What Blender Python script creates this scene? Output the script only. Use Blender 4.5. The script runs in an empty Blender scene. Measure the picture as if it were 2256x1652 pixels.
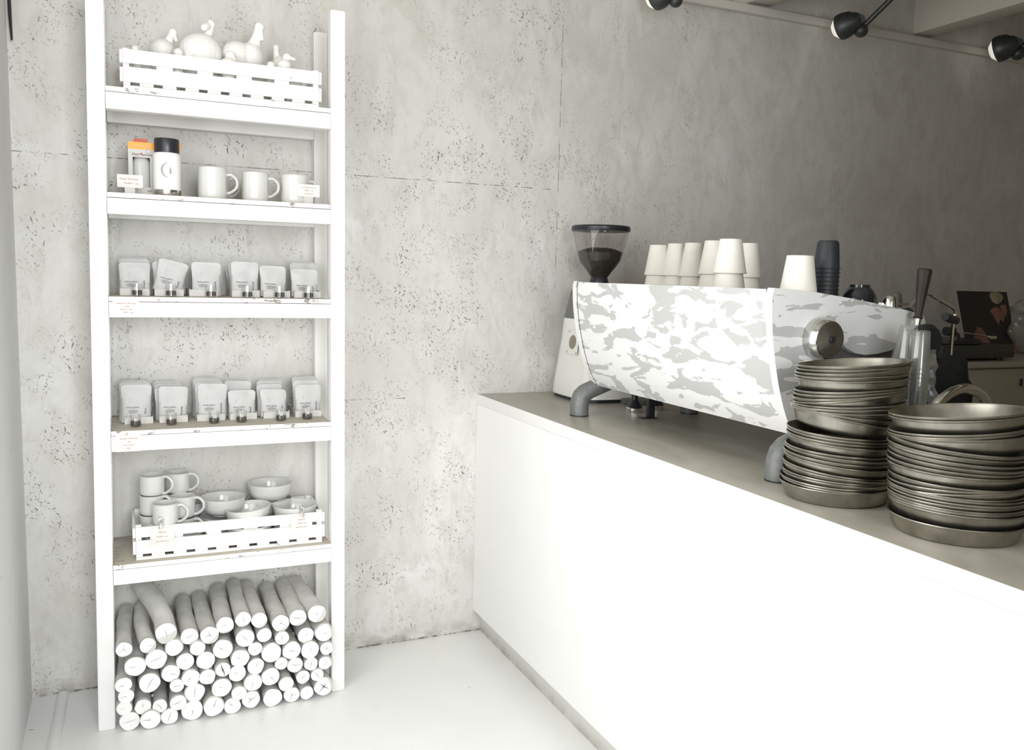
import bpy, bmesh, math, random
from mathutils import Vector, Matrix, noise
from math import pi, sin, cos, radians
C = bpy.context.scene.collection
R = random.Random(7)

# ------------------------------------------------------------------ camera
F_PX, YAW, PITCH, ROLL, CAM_D, EYE = 1919.22, .4218, -.1135, .0262, 3.0709, 1.4
fw = Vector((sin(YAW)*cos(PITCH), cos(YAW)*cos(PITCH), sin(PITCH)))
r0 = Vector((cos(YAW), -sin(YAW), 0)); u0 = r0.cross(fw)
rt = r0*cos(ROLL)+u0*sin(ROLL); up = -r0*sin(ROLL)+u0*cos(ROLL)
CAM = Vector((0, -CAM_D, EYE))
cd = bpy.data.cameras.new('camera'); cam = bpy.data.objects.new('camera', cd); C.objects.link(cam)
cd.sensor_width = 36; cd.lens = 36*F_PX/2256; cd.clip_start = .02
M = Matrix((rt, up, -fw)).transposed().to_4x4(); M.translation = CAM; cam.matrix_world = M
bpy.context.scene.camera = cam

# ------------------------------------------------------------------ world and daylight
w = bpy.data.worlds.new('world'); bpy.context.scene.world = w; w.use_nodes = True
w.node_tree.nodes['Background'].inputs[0].default_value = (.93, .97, 1, 1)
w.node_tree.nodes['Background'].inputs[1].default_value = .35
def area(name, loc, rot, sx, sy, power, col=(1, 1, 1), spread=180):
    l = bpy.data.lights.new(name, 'AREA'); l.shape = 'RECTANGLE'; l.size = sx; l.size_y = sy
    l.energy = power; l.color = col; l.spread = radians(spread)
    o = bpy.data.objects.new(name, l); C.objects.link(o); o.location = loc; o.rotation_euler = rot
    return o
# daylight through the side window (facing +X) and through the glazed front (facing +Y)
area('daylight_side_window', (-.27, -1.75, 1.45), (0, radians(-90), 0), 1.9, 1.7, 24, (1, .985, .955))
area('daylight_shop_front', (.36, -4.35, 1.75), (radians(85), 0, radians(11)), 1.1, 1.7, 18.5, (.965, .985, 1), 89)
vs = bpy.context.scene.view_settings
vs.view_transform = 'Standard'; vs.look = 'None'; vs.gamma = 1; vs.use_curve_mapping = False; vs.exposure = 0.60

# ------------------------------------------------------------------ pixel -> point on a real plane
def ray(px, py): return fw + rt*((px-1128)/F_PX) - up*((py-826)/F_PX)
def on(axis, val, px, py):
    d = ray(px, py); return CAM + d*((val-CAM[axis])/d[axis])
def AX(px, py, x): return on(0, x, px, py)
def AY(px, py, y): return on(1, y, px, py)
def AZ(px, py, z): return on(2, z, px, py)
def AD(px, py, depth): return CAM + ray(px, py)*depth
def mpp(p): return ((Vector(p)-CAM).dot(fw))/F_PX      # metres per pixel there

# ------------------------------------------------------------------ helpers
def root(name, label, cat, loc=(0, 0, 0), rotz=0, group=None):
    o = bpy.data.objects.new(name, None); C.objects.link(o); o.empty_display_size = .02
    o.location = loc; o.rotation_euler = (0, 0, rotz); tag(o, label, cat, group); return o
def tag(o, label, cat, group=None, kind=None):
    o['label'] = label; o['category'] = cat
    if group: o['group'] = group
    if kind: o['kind'] = kind
    return o
def finish(bm, angle=35):
    bmesh.ops.recalc_face_normals(bm, faces=bm.faces[:])
    a = radians(angle)
    for e in bm.edges:
        if len(e.link_faces) == 2 and e.calc_face_angle(0) > a: e.smooth = False
    for f in bm.faces: f.smooth = True
def obj(name, bm, mats, parent=None, loc=None, rot=None, angle=35, recalc=True):
    if recalc: finish(bm, angle)
    me = bpy.data.meshes.new(name); bm.to_mesh(me); bm.free()
    for m in (mats if isinstance(mats, (list, tuple)) else [mats]): me.materials.append(m)
    o = bpy.data.objects.new(name, me); C.objects.link(o)
    if parent: o.parent = parent
    if loc is not None: o.location = loc
    if rot is not None: o.rotation_euler = rot
    return o
def struct(name, bm, mat, label, cat):
    o = obj(name, bm, mat); o['kind'] = 'structure'; o['label'] = label; o['category'] = cat; return o
def dup(o, parent=None):
    c = o.copy(); C.objects.link(c); c.parent = parent
    for ch in o.children: dup(ch, c)
    return c
def bx(bm, x0, x1, y0, y1, z0, z1, bev=0, mi=0):
    vs = [bm.verts.new((x, y, z)) for x in (x0, x1) for y in (y0, y1) for z in (z0, z1)]
    fs = [bm.faces.new([vs[i] for i in q]) for q in ((0, 1, 3, 2), (4, 6, 7, 5), (0, 4, 5, 1), (2, 3, 7, 6), (0, 2, 6, 4), (1, 5, 7, 3))]
    for f in fs: f.material_index = mi
    if bev:
        es = list({e for f in fs for e in f.edges})
        bmesh.ops.bevel(bm, geom=es, offset=bev, segments=2, affect='EDGES', profile=.6)
    return vs
def box(*a, **k):
    bm = bmesh.new(); bx(bm, *a, **k); return bm
def lathe(prof, n=32, bm=None, mat=None, radial=None, mi=0, closed=False):
    bm = bm or bmesh.new(); rings = []
    for (r, z) in prof:
        if r < 1e-6: rings.append([bm.verts.new((0, 0, z))])
        else:
            rr = []
            for i in range(n):
                a = 2*pi*i/n; k = radial(a, z) if radial else 1
                rr.append(bm.verts.new((r*k*cos(a), r*k*sin(a), z)))
            rings.append(rr)
    fs = []
    pairs = list(zip(rings, rings[1:]))
    if closed: pairs.append((rings[-1], rings[0]))
    for A, B in pairs:
        for i in range(n):
            j = (i+1) % n
            if len(A) == 1 and len(B) == 1: continue
            if len(A) == 1: q = [A[0], B[i], B[j]]
            elif len(B) == 1: q = [A[i], B[0], A[j]]
            else: q = [A[i], B[i], B[j], A[j]]
            f = bm.faces.new(q); f.material_index = mi; fs.append(f)
    if mat is not None:
        vv = {v for ring in rings for v in ring}
        for v in vv: v.co = mat @ v.co
    return bm
def catmull(P, k):
    out = []; n = len(P)
    for i in range(n-1):
        p0, p1, p2, p3 = P[max(i-1, 0)], P[i], P[i+1], P[min(i+2, n-1)]
        for s in range(k):
            t = s/k
            out.append([.5*((2*b)+(-a+c)*t+(2*a-5*b+4*c-d)*t*t+(-a+3*b-3*c+d)*t**3) for a, b, c, d in zip(p0, p1, p2, p3)])
    out.append(list(P[-1])); return out
def sweep(P, side, n=16, k=5, bm=None, smooth=True, caps=True, mi=0, jit=0, seed=0):
    """P: rows (x,y,z,r_side,r_up); side: constant sideways axis. One continuous skin."""
    bm = bm or bmesh.new(); Q = catmull(P, k) if smooth else [list(p) for p in P]
    side = Vector(side).normalized(); rings = []
    for i, q in enumerate(Q):
        a = Vector(Q[max(i-1, 0)][:3]); b = Vector(Q[min(i+1, len(Q)-1)][:3]); t = (b-a).normalized()
        s = (side - t*side.dot(t)).normalized(); u = s.cross(t); c = Vector(q[:3]); ring = []
        for j in range(n):
            an = 2*pi*j/n
            f = 1 if not jit else 1+jit*noise.noise(Vector((cos(an)*1.3, sin(an)*1.3, i*.35+seed*9.1)))
            ring.append(bm.verts.new(c+s*(q[3]*f*cos(an))+u*(q[4]*f*sin(an))))
        rings.append(ring)
    for A, B in zip(rings, rings[1:]):
        for j in range(n):
            f = bm.faces.new([A[j], A[(j+1) % n], B[(j+1) % n], B[j]]); f.material_index = mi
    if caps:
        for g in (rings[0], rings[-1]): bm.faces.new(g).material_index = mi
    return bm
def tube(pts, r, n=12, k=6, bm=None, smooth=True, side=None, mi=0):
    rr = r if isinstance(r, (list, tuple)) else [r]*len(pts)
    pts = [Vector(p) for p in pts]
    if side is None:
        d = pts[-1]-pts[0]; side = Vector((0, 0, 1)) if abs(d.normalized().z) < .8 else Vector((1, 0, 0))
        if len(pts) > 2:
            nn = (pts[1]-pts[0]).cross(pts[-1]-pts[0])
            if nn.length > 1e-7: side = nn
    return sweep([(*p, a, a) for p, a in zip(pts, rr)], side, n, k, bm, smooth, mi=mi)
def prism(poly, y0, y1, bm=None, mi=0, bev=0):
    """poly in (x,z), extruded along y"""
    bm = bm or bmesh.new()
    A = [bm.verts.new((x, y0, z)) for x, z in poly]; B = [bm.verts.new((x, y1, z)) for x, z in poly]
    fs = [bm.faces.new(A), bm.faces.new(B[::-1])]
    for i in range(len(poly)):
        j = (i+1) % len(poly); fs.append(bm.faces.new([A[j], A[i], B[i], B[j]]))
    for f in fs: f.material_index = mi
    if bev:
        es = list({e for f in fs[:2] for e in f.edges})
        bmesh.ops.bevel(bm, geom=es, offset=bev, segments=2, affect='EDGES')
    return bm
_tc = {}
def text_mesh(s, size, depth=.0002):
    key = (s, size)
    if key in _tc: return _tc[key]
    cu = bpy.data.curves.new('printed_text', 'FONT'); cu.body = s; cu.size = size; cu.align_x = 'CENTER'; cu.align_y = 'CENTER'
    cu.extrude = depth; cu.resolution_u = 2; cu.space_line = 1.1
    o = bpy.data.objects.new('printed_text', cu); C.objects.link(o)
    dg = bpy.context.evaluated_depsgraph_get(); me = bpy.data.meshes.new_from_object(o.evaluated_get(dg))
    me.name = 'printed_text'; bpy.data.objects.remove(o); _tc[key] = me; return me
def text(s, size, mat, parent, loc, rot=(radians(90), 0, 0), name='printed_text', sx=1):
    me = text_mesh(s, size).copy(); me.materials.clear(); me.materials.append(mat)
    o = bpy.data.objects.new(name, me); C.objects.link(o); o.parent = parent; o.location = loc; o.rotation_euler = rot
    o.scale = (sx, 1, 1); return o
ORD = ['', 'first', 'second', 'third', 'fourth', 'fifth', 'sixth', 'seventh', 'eighth', 'ninth', 'tenth', 'eleventh', 'twelfth', 'thirteenth', 'fourteenth',
       'fifteenth', 'sixteenth', 'seventeenth', 'eighteenth', 'nineteenth', 'twentieth', 'twenty-first', 'twenty-second', 'twenty-third', 'twenty-fourth',
       'twenty-fifth', 'twenty-sixth', 'twenty-seventh', 'twenty-eighth', 'twenty-ninth', 'thirtieth', 'thirty-first']

# ------------------------------------------------------------------ materials
def nt(name):
    m = bpy.data.materials.new(name); m.use_nodes = True; t = m.node_tree; return m, t, t.nodes['Principled BSDF']
def N(t, typ, **k):
    n = t.nodes.new(typ)
    for a, v in k.items():
        if a.startswith('i_'): n.inputs[a[2:].replace('_', ' ')].default_value = v
        else: setattr(n, a, v)
    return n
def ramp(t, fac, stops):
    n = t.nodes.new('ShaderNodeValToRGB'); e = n.color_ramp.elements
    while len(e) < len(stops): e.new(.5)
    for el, (p, c) in zip(e, stops):
        el.position = p; el.color = (c, c, c, 1) if isinstance(c, (int, float)) else (*c, 1)
    t.links.new(fac, n.inputs[0]); return n.outputs[0]
def mixc(t, fac, a, b, mode='MIX'):
    n = t.nodes.new('ShaderNodeMix'); n.data_type = 'RGBA'; n.blend_type = mode
    for sock, v in ((0, fac), (6, a), (7, b)):
        if hasattr(v, 'links'): t.links.new(v, n.inputs[sock])
        else: n.inputs[sock].default_value = v if isinstance(v, (int, float)) else (*v, 1)
    return n.outputs[2]
def math_(t, op, a, b=0):
    n = t.nodes.new('ShaderNodeMath'); n.operation = op
    for s, v in ((0, a), (1, b)):
        if hasattr(v, 'links'): t.links.new(v, n.inputs[s])
        else: n.inputs[s].default_value = v
    return n.outputs[0]
def coords(t, kind='Object', scale=(1, 1, 1), rot=(0, 0, 0), loc=(0, 0, 0)):
    tc = t.nodes.new('ShaderNodeTexCoord'); mp = t.nodes.new('ShaderNodeMapping')
    t.links.new(tc.outputs[kind], mp.inputs[0]); mp.inputs[1].default_value = loc; mp.inputs[2].default_value = rot; mp.inputs[3].default_value = scale
    return mp.outputs[0]
def nz(t, vec, scale, detail=3, rough=.5, dist=0):
    n = N(t, 'ShaderNodeTexNoise', i_Scale=scale, i_Detail=detail, i_Roughness=rough, i_Distortion=dist); t.links.new(vec, n.inputs['Vector']); return n.outputs['Fac']
def bump(t, h, b, strength, dist):
    n = N(t, 'ShaderNodeBump', i_Strength=strength, i_Distance=dist); t.links.new(h, n.inputs['Height']); t.links.new(n.outputs[0], b.inputs['Normal'])
def simple(name, col, rough=.5, metal=0, var=.06, scale=30, bmp=0, coat=0, **k):
    m, t, b = nt(name); v = coords(t); f = nz(t, v, scale, 4)
    d = tuple(max(0, c*(1-var)) for c in col); l = tuple(min(1, c*(1+var)) for c in col)
    t.links.new(ramp(t, f, [(.3, d), (.7, l)]), b.inputs['Base Color'])
    b.inputs['Roughness'].default_value = rough; b.inputs['Metallic'].default_value = metal
    if coat: b.inputs['Coat Weight'].default_value = coat; b.inputs['Coat Roughness'].default_value = .08
    if bmp: bump(t, f, b, bmp, .002)
    for a, v2 in k.items(): b.inputs[a.replace('_', ' ')].default_value = v2
    return m

def wall_material():
    m, t, b = nt('rough_trowelled_board'); v = coords(t)
    hair = None
    for i, (ang, sx, sc) in enumerate(((.5, 16, 9), (-.9, 14, 10), (1.2, 18, 8))):
        vv = coords(t, rot=(0, ang, 0), loc=(i*5.1, 0, 9+i)); mp3 = N(t, 'ShaderNodeMapping'); t.links.new(vv, mp3.inputs[0]); mp3.inputs[3].default_value = (sx, 1, 1)
        q = ramp(t, nz(t, mp3.outputs[0], sc, 3, .65, .3), [(.70, 0), (.73, 1)]); hair = q if hair is None else math_(t, 'MAXIMUM', hair, q)
    # broad trowel patches
    w1 = nz(t, coords(t, scale=(1, 1, .6)), 3.2, 5, .6, 1.2); w2 = nz(t, coords(t, scale=(1.6, 1, .7)), 13, 4, .6, .8)
    base = ramp(t, w1, [(.3, (.56, .545, .51)), (.46, (.63, .62, .59)), (.6, (.67, .66, .635)), (.75, (.75, .75, .735))])
    base = mixc(t, ramp(t, w2, [(.47, 0), (.66, .6)]), base, (.55, .53, .485))
    cl = nz(t, coords(t, scale=(1.5, 1, .8)), 2.6, 3, .6); clus = ramp(t, cl, [(.36, .0), (.60, 1)])
    cl2 = nz(t, coords(t, loc=(3, 1, 2)), 9, 2, .5); clus2 = ramp(t, cl2, [(.44, 0), (.53, 1)])
    marks = None
    for i, (ang, sx, sc, th) in enumerate(((.75, 3.6, 46, .665), (-.65, 3.4, 54, .668), (.12, 4.4, 38, .672), (1.35, 3.0, 52, .672), (.4, 1.4, 90, .675), (-.2, 5.0, 30, .69))):
        # strokes lie in the wall plane (XZ) at this angle
        vv = coords(t, rot=(0, ang, 0), loc=(i*7.3, 0, i*3.1)); mp2 = N(t, 'ShaderNodeMapping'); t.links.new(vv, mp2.inputs[0]); mp2.inputs[3].default_value = (sx, 1, 1); vv = mp2.outputs[0]
        f = nz(t, vv, sc, 1.5, .55, .25); s = ramp(t, f, [(th, 0), (th+.035, 1)])
        marks = s if marks is None else math_(t, 'MAXIMUM', marks, s)
    sp = t.nodes.new('ShaderNodeSeparateXYZ'); t.links.new(v, sp.inputs[0])
    X, Z = sp.outputs['X'], sp.outputs['Z']
    marks = math_(t, 'MULTIPLY', marks, math_(t, 'MULTIPLY', clus, clus2))
    marks = math_(t, 'MULTIPLY', marks, ramp(t, math_(t, 'MULTIPLY', X, .25), [(.30, 1), (.62, .35)]))   # the far boards are chipped less
    # board joints
    brk = ramp(t, nz(t, v, 22, 3, .7), [(.44, 0), (.56, 1)])
    def seam(ax, p, wd, lo, hi, o):
        a = math_(t, 'LESS_THAN', math_(t, 'ABSOLUTE', math_(t, 'SUBTRACT', ax, p)), wd)
        return math_(t, 'MULTIPLY', math_(t, 'MULTIPLY', a, math_(t, 'GREATER_THAN', o, lo)), math_(t, 'LESS_THAN', o, hi))
    se = None
    for a in ((Z, 1.735, .0014, -.3, 1.52, X), (Z, .004, .003, -.3, 1.3, X), (X, 1.553, .0012, 1.35, 2.4, Z), (Z, .94, .0012, .66, .95, X)):
        s = seam(*a); se = s if se is None else math_(t, 'MAXIMUM', se, s)
    marks = math_(t, 'MAXIMUM', marks, math_(t, 'MULTIPLY', math_(t, 'MULTIPLY', se, brk), .85))
    # scuffed dirt just over the floor
    base = mixc(t, math_(t, 'MULTIPLY', math_(t, 'MULTIPLY', hair, clus), .45), base, (.30, .29, .265))
    dirt = math_(t, 'MULTIPLY', ramp(t, Z, [(.0, 1), (.07, 0)]), ramp(t, nz(t, coords(t, scale=(1, 1, 2)), 14, 4), [(.38, 0), (.62, .8)]))
    base = mixc(t, dirt, base, (.30, .28, .25))
    col = mixc(t, math_(t, 'MULTIPLY', marks, .92), base, (.085, .08, .07))
    t.links.new(col, b.inputs['Base Color']); b.inputs['Roughness'].default_value = .72
    h = math_(t, 'SUBTRACT', math_(t, 'MULTIPLY', w2, .5), marks); bump(t, h, b, .5, .004)
    return m
def camo_material():
    m, t, b = nt('pale_camouflage_wrap')
    w = nz(t, coords(t, scale=(1, 1, 1)), 5, 3, .5)
    v = coords(t, scale=(.8, .75, 2.3), rot=(.12, 0, 0))
    n0 = N(t, 'ShaderNodeTexNoise', i_Scale=11.5, i_Detail=5, i_Roughness=.5, i_Distortion=.75); t.links.new(v, n0.inputs['Vector'])
    f = n0.outputs['Fac']; k = ramp(t, f, [(.470, 0), (.475, 1)])
    col = mixc(t, k, (.50, .51, .50), (.80, .805, .80))
    t.links.new(col, b.inputs['Base Color']); b.inputs['Roughness'].default_value = .38; return m
def concrete_top():
    m, t, b = nt('polished_cement_worktop'); v = coords(t)
    a = nz(t, coords(t, scale=(1, .45, 1)), 7, 6, .62, .8); s = nz(t, coords(t, scale=(3.5, 1, 1), rot=(0, 0, .2)), 55, 4, .6)
    base = ramp(t, a, [(.3, (.33, .31, .255)), (.7, (.47, .45, .395))])
    base = mixc(t, ramp(t, s, [(.60, 0), (.72, .45)]), base, (.2, .185, .15))
    t.links.new(base, b.inputs['Base Color']); b.inputs['Roughness'].default_value = .33; bump(t, a, b, .12, .002); return m
def painted(name, col, chips=0, rough=.55, thr=.64, sc=60, dirt=0):
    m, t, b = nt(name); v = coords(t); a = nz(t, v, 5, 5, .6)
    base = ramp(t, a, [(.3, tuple(c*.965 for c in col)), (.7, col)])
    if chips:
        c1 = ramp(t, nz(t, coords(t, scale=(.45, 1, 1)), sc, 3, .6), [(thr, 0), (thr+.02, 1)])
        c2 = ramp(t, nz(t, v, 9, 2), [(.42, 0), (.58, 1)])
        base = mixc(t, math_(t, 'MULTIPLY', math_(t, 'MULTIPLY', c1, c2), chips), base, (.2, .17, .14))
    if dirt:   # scuffs just over the floor
        sp = t.nodes.new('ShaderNodeSeparateXYZ'); t.links.new(v, sp.inputs[0])
        k = math_(t, 'MULTIPLY', ramp(t, math_(t, 'MULTIPLY', sp.outputs['Z'], 10), [(.02, 1), (.45, 0)]), ramp(t, nz(t, v, 16, 4, .65), [(.35, .25), (.65, .8)]))
        base = mixc(t, k, base, (.30, .27, .22))
    t.links.new(base, b.inputs['Base Color']); b.inputs['Roughness'].default_value = rough; bump(t, a, b, .08, .002); return m
def glassy(name, tint=(.95, .97, .96), gloss=.12, edge=.45, op=.0, opcol=(.6, .6, .6), rough=.03):
    """thin clear wall: see-through with a mirror-like sheen"""
    m, t, b = nt(name); t.nodes.remove(b); out = t.nodes['Material Output']
    tr = N(t, 'ShaderNodeBsdfTransparent'); tr.inputs[0].default_value = (*tint, 1)
    gl = N(t, 'ShaderNodeBsdfGlossy'); gl.inputs['Roughness'].default_value = rough
    fr = N(t, 'ShaderNodeLayerWeight', i_Blend=.25)
    f = math_(t, 'ADD', math_(t, 'MULTIPLY', fr.outputs['Facing'], edge), gloss)
    mx = t.nodes.new('ShaderNodeMixShader'); t.links.new(f, mx.inputs[0]); t.links.new(tr.outputs[0], mx.inputs[1]); t.links.new(gl.outputs[0], mx.inputs[2])
    last = mx
    if op:
        d = N(t, 'ShaderNodeBsdfDiffuse'); d.inputs[0].default_value = (*opcol, 1); m2 = t.nodes.new('ShaderNodeMixShader')
        k = math_(t, 'MULTIPLY', ramp(t, nz(t, coords(t), 30, 2), [(.3, .6), (.7, 1)]), op)
        t.links.new(k, m2.inputs[0]); t.links.new(mx.outputs[0], m2.inputs[1]); t.links.new(d.outputs[0], m2.inputs[2]); last = m2
    t.links.new(last.outputs[0], out.inputs[0]); return m

m_wall = wall_material(); m_camo = camo_material(); m_top = concrete_top()
m_floor = painted('white_floor_paint', (.85, .86, .845), .8, .34, .705, 26)
m_white = painted('white_shelf_paint', (.86, .855, .84), 0, .5)
m_chip = painted('chipped_white_paint', (.80, .79, .765), .9, .6, .575, 95)
m_board = painted('worn_board_top', (.50, .46, .39), .9, .7, .62, 60)
m_crate = painted('crate_white_paint', (.86, .855, .84), .6, .6, .69, 55)
m_counter = painted('counter_white_paint', (.88, .88, .87), .35, .5, .745, 30)
m_plaster_l = painted('smooth_grey_render', (.74, .74, .735), .3, .7, .70, 20)
m_kick = painted('scuffed_kick_paint', (.66, .65, .62), .3, .6, .70, 20, 1)
m_ceil = painted('ceiling_paint', (.60, .57, .50), 0, .8)
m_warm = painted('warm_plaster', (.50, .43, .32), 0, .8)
m_trim = painted('cable_duct_paint', (.66, .64, .59), 0, .6)
m_cer = simple('white_glazed_ceramic', (.62, .625, .60), .12, var=.02, scale=8, coat=.4)
m_duck = simple('white_plaster', (.86, .85, .82), .6, var=.04, scale=40, bmp=.35)
m_bark_shade = simple('shaded_white_bark', (.56, .555, .53), .75, var=.10, scale=26, bmp=.5)  # same white paint as the cut ends, greyed to paint in the sides' shade
m_cut = simple('white_painted_end_grain', (.86, .86, .84), .7, var=.03, scale=40, bmp=.15)
m_crack = simple('dark_crack', (.13, .115, .10), .9)
m_pouch = simple('matt_white_pouch_paper', (.50, .50, .49), .55, var=.03, scale=20)
m_card = simple('white_cardboard', (.58, .57, .545), .7, var=.02)
m_ink = simple('black_print', (.06, .06, .06), .6)
m_ink2 = simple('grey_print', (.34, .34, .33), .6)
m_redink = simple('red_brown_typewriter_ink', (.42, .22, .17), .7)
m_paper = simple('marbled_price_card', (.70, .675, .65), .7, var=.10, scale=18)
m_orange = simple('orange_print', (.86, .36, .04), .5, var=.02)
m_red = simple('red_print', (.55, .09, .04), .5, var=.04)
m_black = simple('black_plastic', (.018, .019, .024), .35)
m_blackg = simple('glossy_black_ceramic', (.012, .013, .018), .08, coat=.6)
m_navy = simple('dark_ribbed_plastic', (.022, .026, .032), .5)
m_steel = simple('polished_steel', (.62, .61, .58), .18, 1, var=.05, scale=12)
m_dsteel = simple('dark_brushed_steel', (.30, .29, .26), .38, 1, var=.1, scale=8)
m_chrome = simple('chrome', (.75, .75, .73), .06, 1, var=.03)
m_pan = simple('worn_tin', (.385, .37, .325), .30, 1, var=.22, scale=26, bmp=.10)
m_leg = simple('grey_cast_leg', (.17, .18, .175), .5, .25, var=.12, scale=90, bmp=.12)
m_mgrey = simple('dark_grey_machine_body', (.12, .125, .12), .5, var=.05)
m_mwhite = simple('white_enamel', (.80, .80, .77), .3, var=.02)
m_cup = simple('white_paper_cup', (.82, .80, .74), .6, var=.02)
m_bean = simple('roasted_beans', (.030, .024, .020), .45, var=.5, scale=300, bmp=.8)
m_wood = simple('dark_stained_wood', (.022, .012, .009), .6, var=.3, scale=25)
m_glass = glassy('clear_glass', (.98, .985, .98), .045, .28)
m_hop = glassy('smoky_clear_plastic', (.88, .86, .84), .05, .3)
m_plast = glassy('clear_plastic_cup', (.86, .88, .86), .07, .45, .16, (.6, .6, .57), .08)
m_film = glassy('crumpled_clear_film', (.8, .8, .78), .1, .45, .35, (.45, .45, .42), .2)
m_lamp = simple('dark_grey_spun_metal', (.065, .07, .068), .42, .4, var=.15, scale=20)
m_bulb = simple('white_glass_bulb', (.82, .80, .72), .3, Emission_Color=(1, .95, .82, 1), Emission_Strength=.35)
m_dark = simple('dark_cloth', (.012, .012, .013), .9, var=.3)
m_cab = painted('greige_cabinet_paint', (.36, .33, .28), 0, .6)
m_tt = simple('dark_turntable_plinth', (.035, .04, .036), .45)
m_skin = simple('printed_portrait_tone', (.26, .13, .10), .6, var=.25, scale=25)
m_skinl = simple('printed_pale_tone', (.34, .30, .20), .6, var=.2, scale=25)
m_cover = simple('black_record_sleeve', (.012, .011, .014), .35)
m_badge = simple('etched_badge_metal', (.33, .30, .24), .4, .6, var=.35, scale=400)

# ------------------------------------------------------------------ the room
RX1, FY, CEIL = 4.75, -4.5, 2.95
struct('wall_back', box(-.45, RX1+.15, 0, .15, -.1, CEIL+.1), m_wall, 'pale grey trowelled back wall peppered with dark chips', 'wall')
bm = bmesh.new()                                                   # left wall: solid stub, sill and lintel round the side window
bx(bm, -.44, -.295, -.86, 0, -.1, CEIL); bx(bm, -.44, -.295, -2.64, -.86, -.1, .45); bx(bm, -.44, -.295, -2.64, -.86, 2.42, CEIL); bx(bm, -.44, -.295, FY, -2.64, -.1, CEIL)
struct('wall_left', bm, m_plaster_l, 'smooth grey left wall at the photo\'s left edge', 'wall')
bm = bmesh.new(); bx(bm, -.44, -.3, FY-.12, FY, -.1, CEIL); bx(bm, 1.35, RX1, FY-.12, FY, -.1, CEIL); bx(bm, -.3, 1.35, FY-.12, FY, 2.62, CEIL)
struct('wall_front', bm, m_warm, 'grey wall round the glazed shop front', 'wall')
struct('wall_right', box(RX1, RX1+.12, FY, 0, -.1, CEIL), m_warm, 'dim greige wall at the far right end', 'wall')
struct('floor', box(-.45, RX1+.1, FY-.1, .05, -.12, 0), m_floor, 'glossy white painted floor with small dark chips', 'floor')
struct('ceiling', box(-.45, RX1+.1, FY-.1, .1, CEIL, CEIL+.1), m_ceil, 'off-white ceiling above the beams', 'ceiling')
bm = bmesh.new()
for a in ((-2.64, -2.59), (-.91, -.86), (-1.77, -1.73)): bx(bm, -.40, -.34, a[0], a[1], .45, 2.42)
bx(bm, -.40, -.34, -2.64, -.86, .45, .50); bx(bm, -.40, -.34, -2.64, -.86, 2.37, 2.42)
struct('window_1', bm, m_white, 'white framed side window', 'window')
z_b = 2.553
bw = AY(2140, 106, 0).x - AY(2011, 70, 0).x
xb = AY(2011, 70, 0).x; xa = AY(1645, 15, 0).x
bm = box(xb, xb+.11, FY, 0, z_b, CEIL, bev=.003); struct('trim_2', bm, m_ceil, 'boxed ceiling beam at the upper right', 'beam')
bm = box(xa, xa+.11, FY, 0, z_b, CEIL, bev=.003); struct('trim_3', bm, m_ceil, 'boxed ceiling beam left of the middle wall lamp', 'beam')
struct('trim_1', box(-.29, RX1, -.028, 0, 2.508, 2.54, bev=.004), m_trim, 'thin cable duct running along the back wall under the beams', 'duct')
# low cable ridge painted into the floor
bm = sweep([(-.205, -.005, 0, .018, .012), (-.212, -.3, 0, .018, .010), (-.226, -.7, 0, .018, .010), (-.24, -1.3, 0, .018, .010)], (1, 0, 0), 12, 4)
tag(obj('cable_cover', bm, m_floor), 'white painted cable ridge on the floor beside the left wall', 'cable cover')
tag(obj('hanging_cord', tube([AY(18, -60, -.03), AY(21, 20, -.03), AY(26, 88, -.03)], [.004, .005, .003], 8), m_black), 'short black cord hanging in the top left corner', 'cord')

# ------------------------------------------------------------------ shelving unit
SY = -.302
sh = root('shelving_unit', 'tall white-painted timber shelving unit standing against the back wall', 'shelving unit', (.28, -.15, 0))
def post(x0b, x1b, x0t, x1t, y0, y1, z1):
    bm = bmesh.new(); v = bx(bm, x0b, x1b, y0, y1, 0, z1)
    for q in v:
        if q.co.z > .5: q.co.x = x0t if abs(q.co.x-x0b) < 1e-6 else x1t
        q.co.x -= .28; q.co.y += .15
    bmesh.ops.bevel(bm, geom=bm.edges[:], offset=.0025, segments=2, affect='EDGES')
    return obj('post', bm, m_white, sh)
post(-.094, -.048, -.0745, -.0285, SY, -.257, 2.195); post(.6115, .6545, .603, .648, SY, -.257, 2.195)
post(-.094, -.048, -.0745, -.0285, -.045, -.002, 2.19); post(.6115, .6545, .603, .648, -.045, -.002, 2.19)
SHZ = {'A': (1.838, 1.900), 'B': (1.5455, 1.6065), 'C': (1.2505, 1.3105), 'D': (.855, .9165), 'E': (.450, .5115)}
for k, (zb, zt) in SHZ.items():
    xl = -.0475+.0195*zt/2.195+.0005; xr = .6115-.0085*zt/2.195-.0005
    bm = bmesh.new(); bx(bm, xl-.28, xr-.28, SY+.15-.001, -.003+.15, zt-.014, zt, bev=.0015)
    for f in bm.faces: f.material_index = 1 if f.calc_center_median().z > zt-.0008 else 0
    b = obj('shelf_board', bm, [m_chip, m_board], sh)
    obj('front_rail', box(xl-.28, xr-.28, SY+.15, -.257+.15, zb, zt-.0155, bev=.002), m_white, b)
    obj('rear_rail', box(xl-.28, xr-.28, -.045+.15, -.003+.15, zb, zt-.0155, bev=.002), m_white, b)
ZA, ZB, ZC, ZD, ZE = (SHZ[k][1]+.0005 for k in 'ABCDE')

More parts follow.
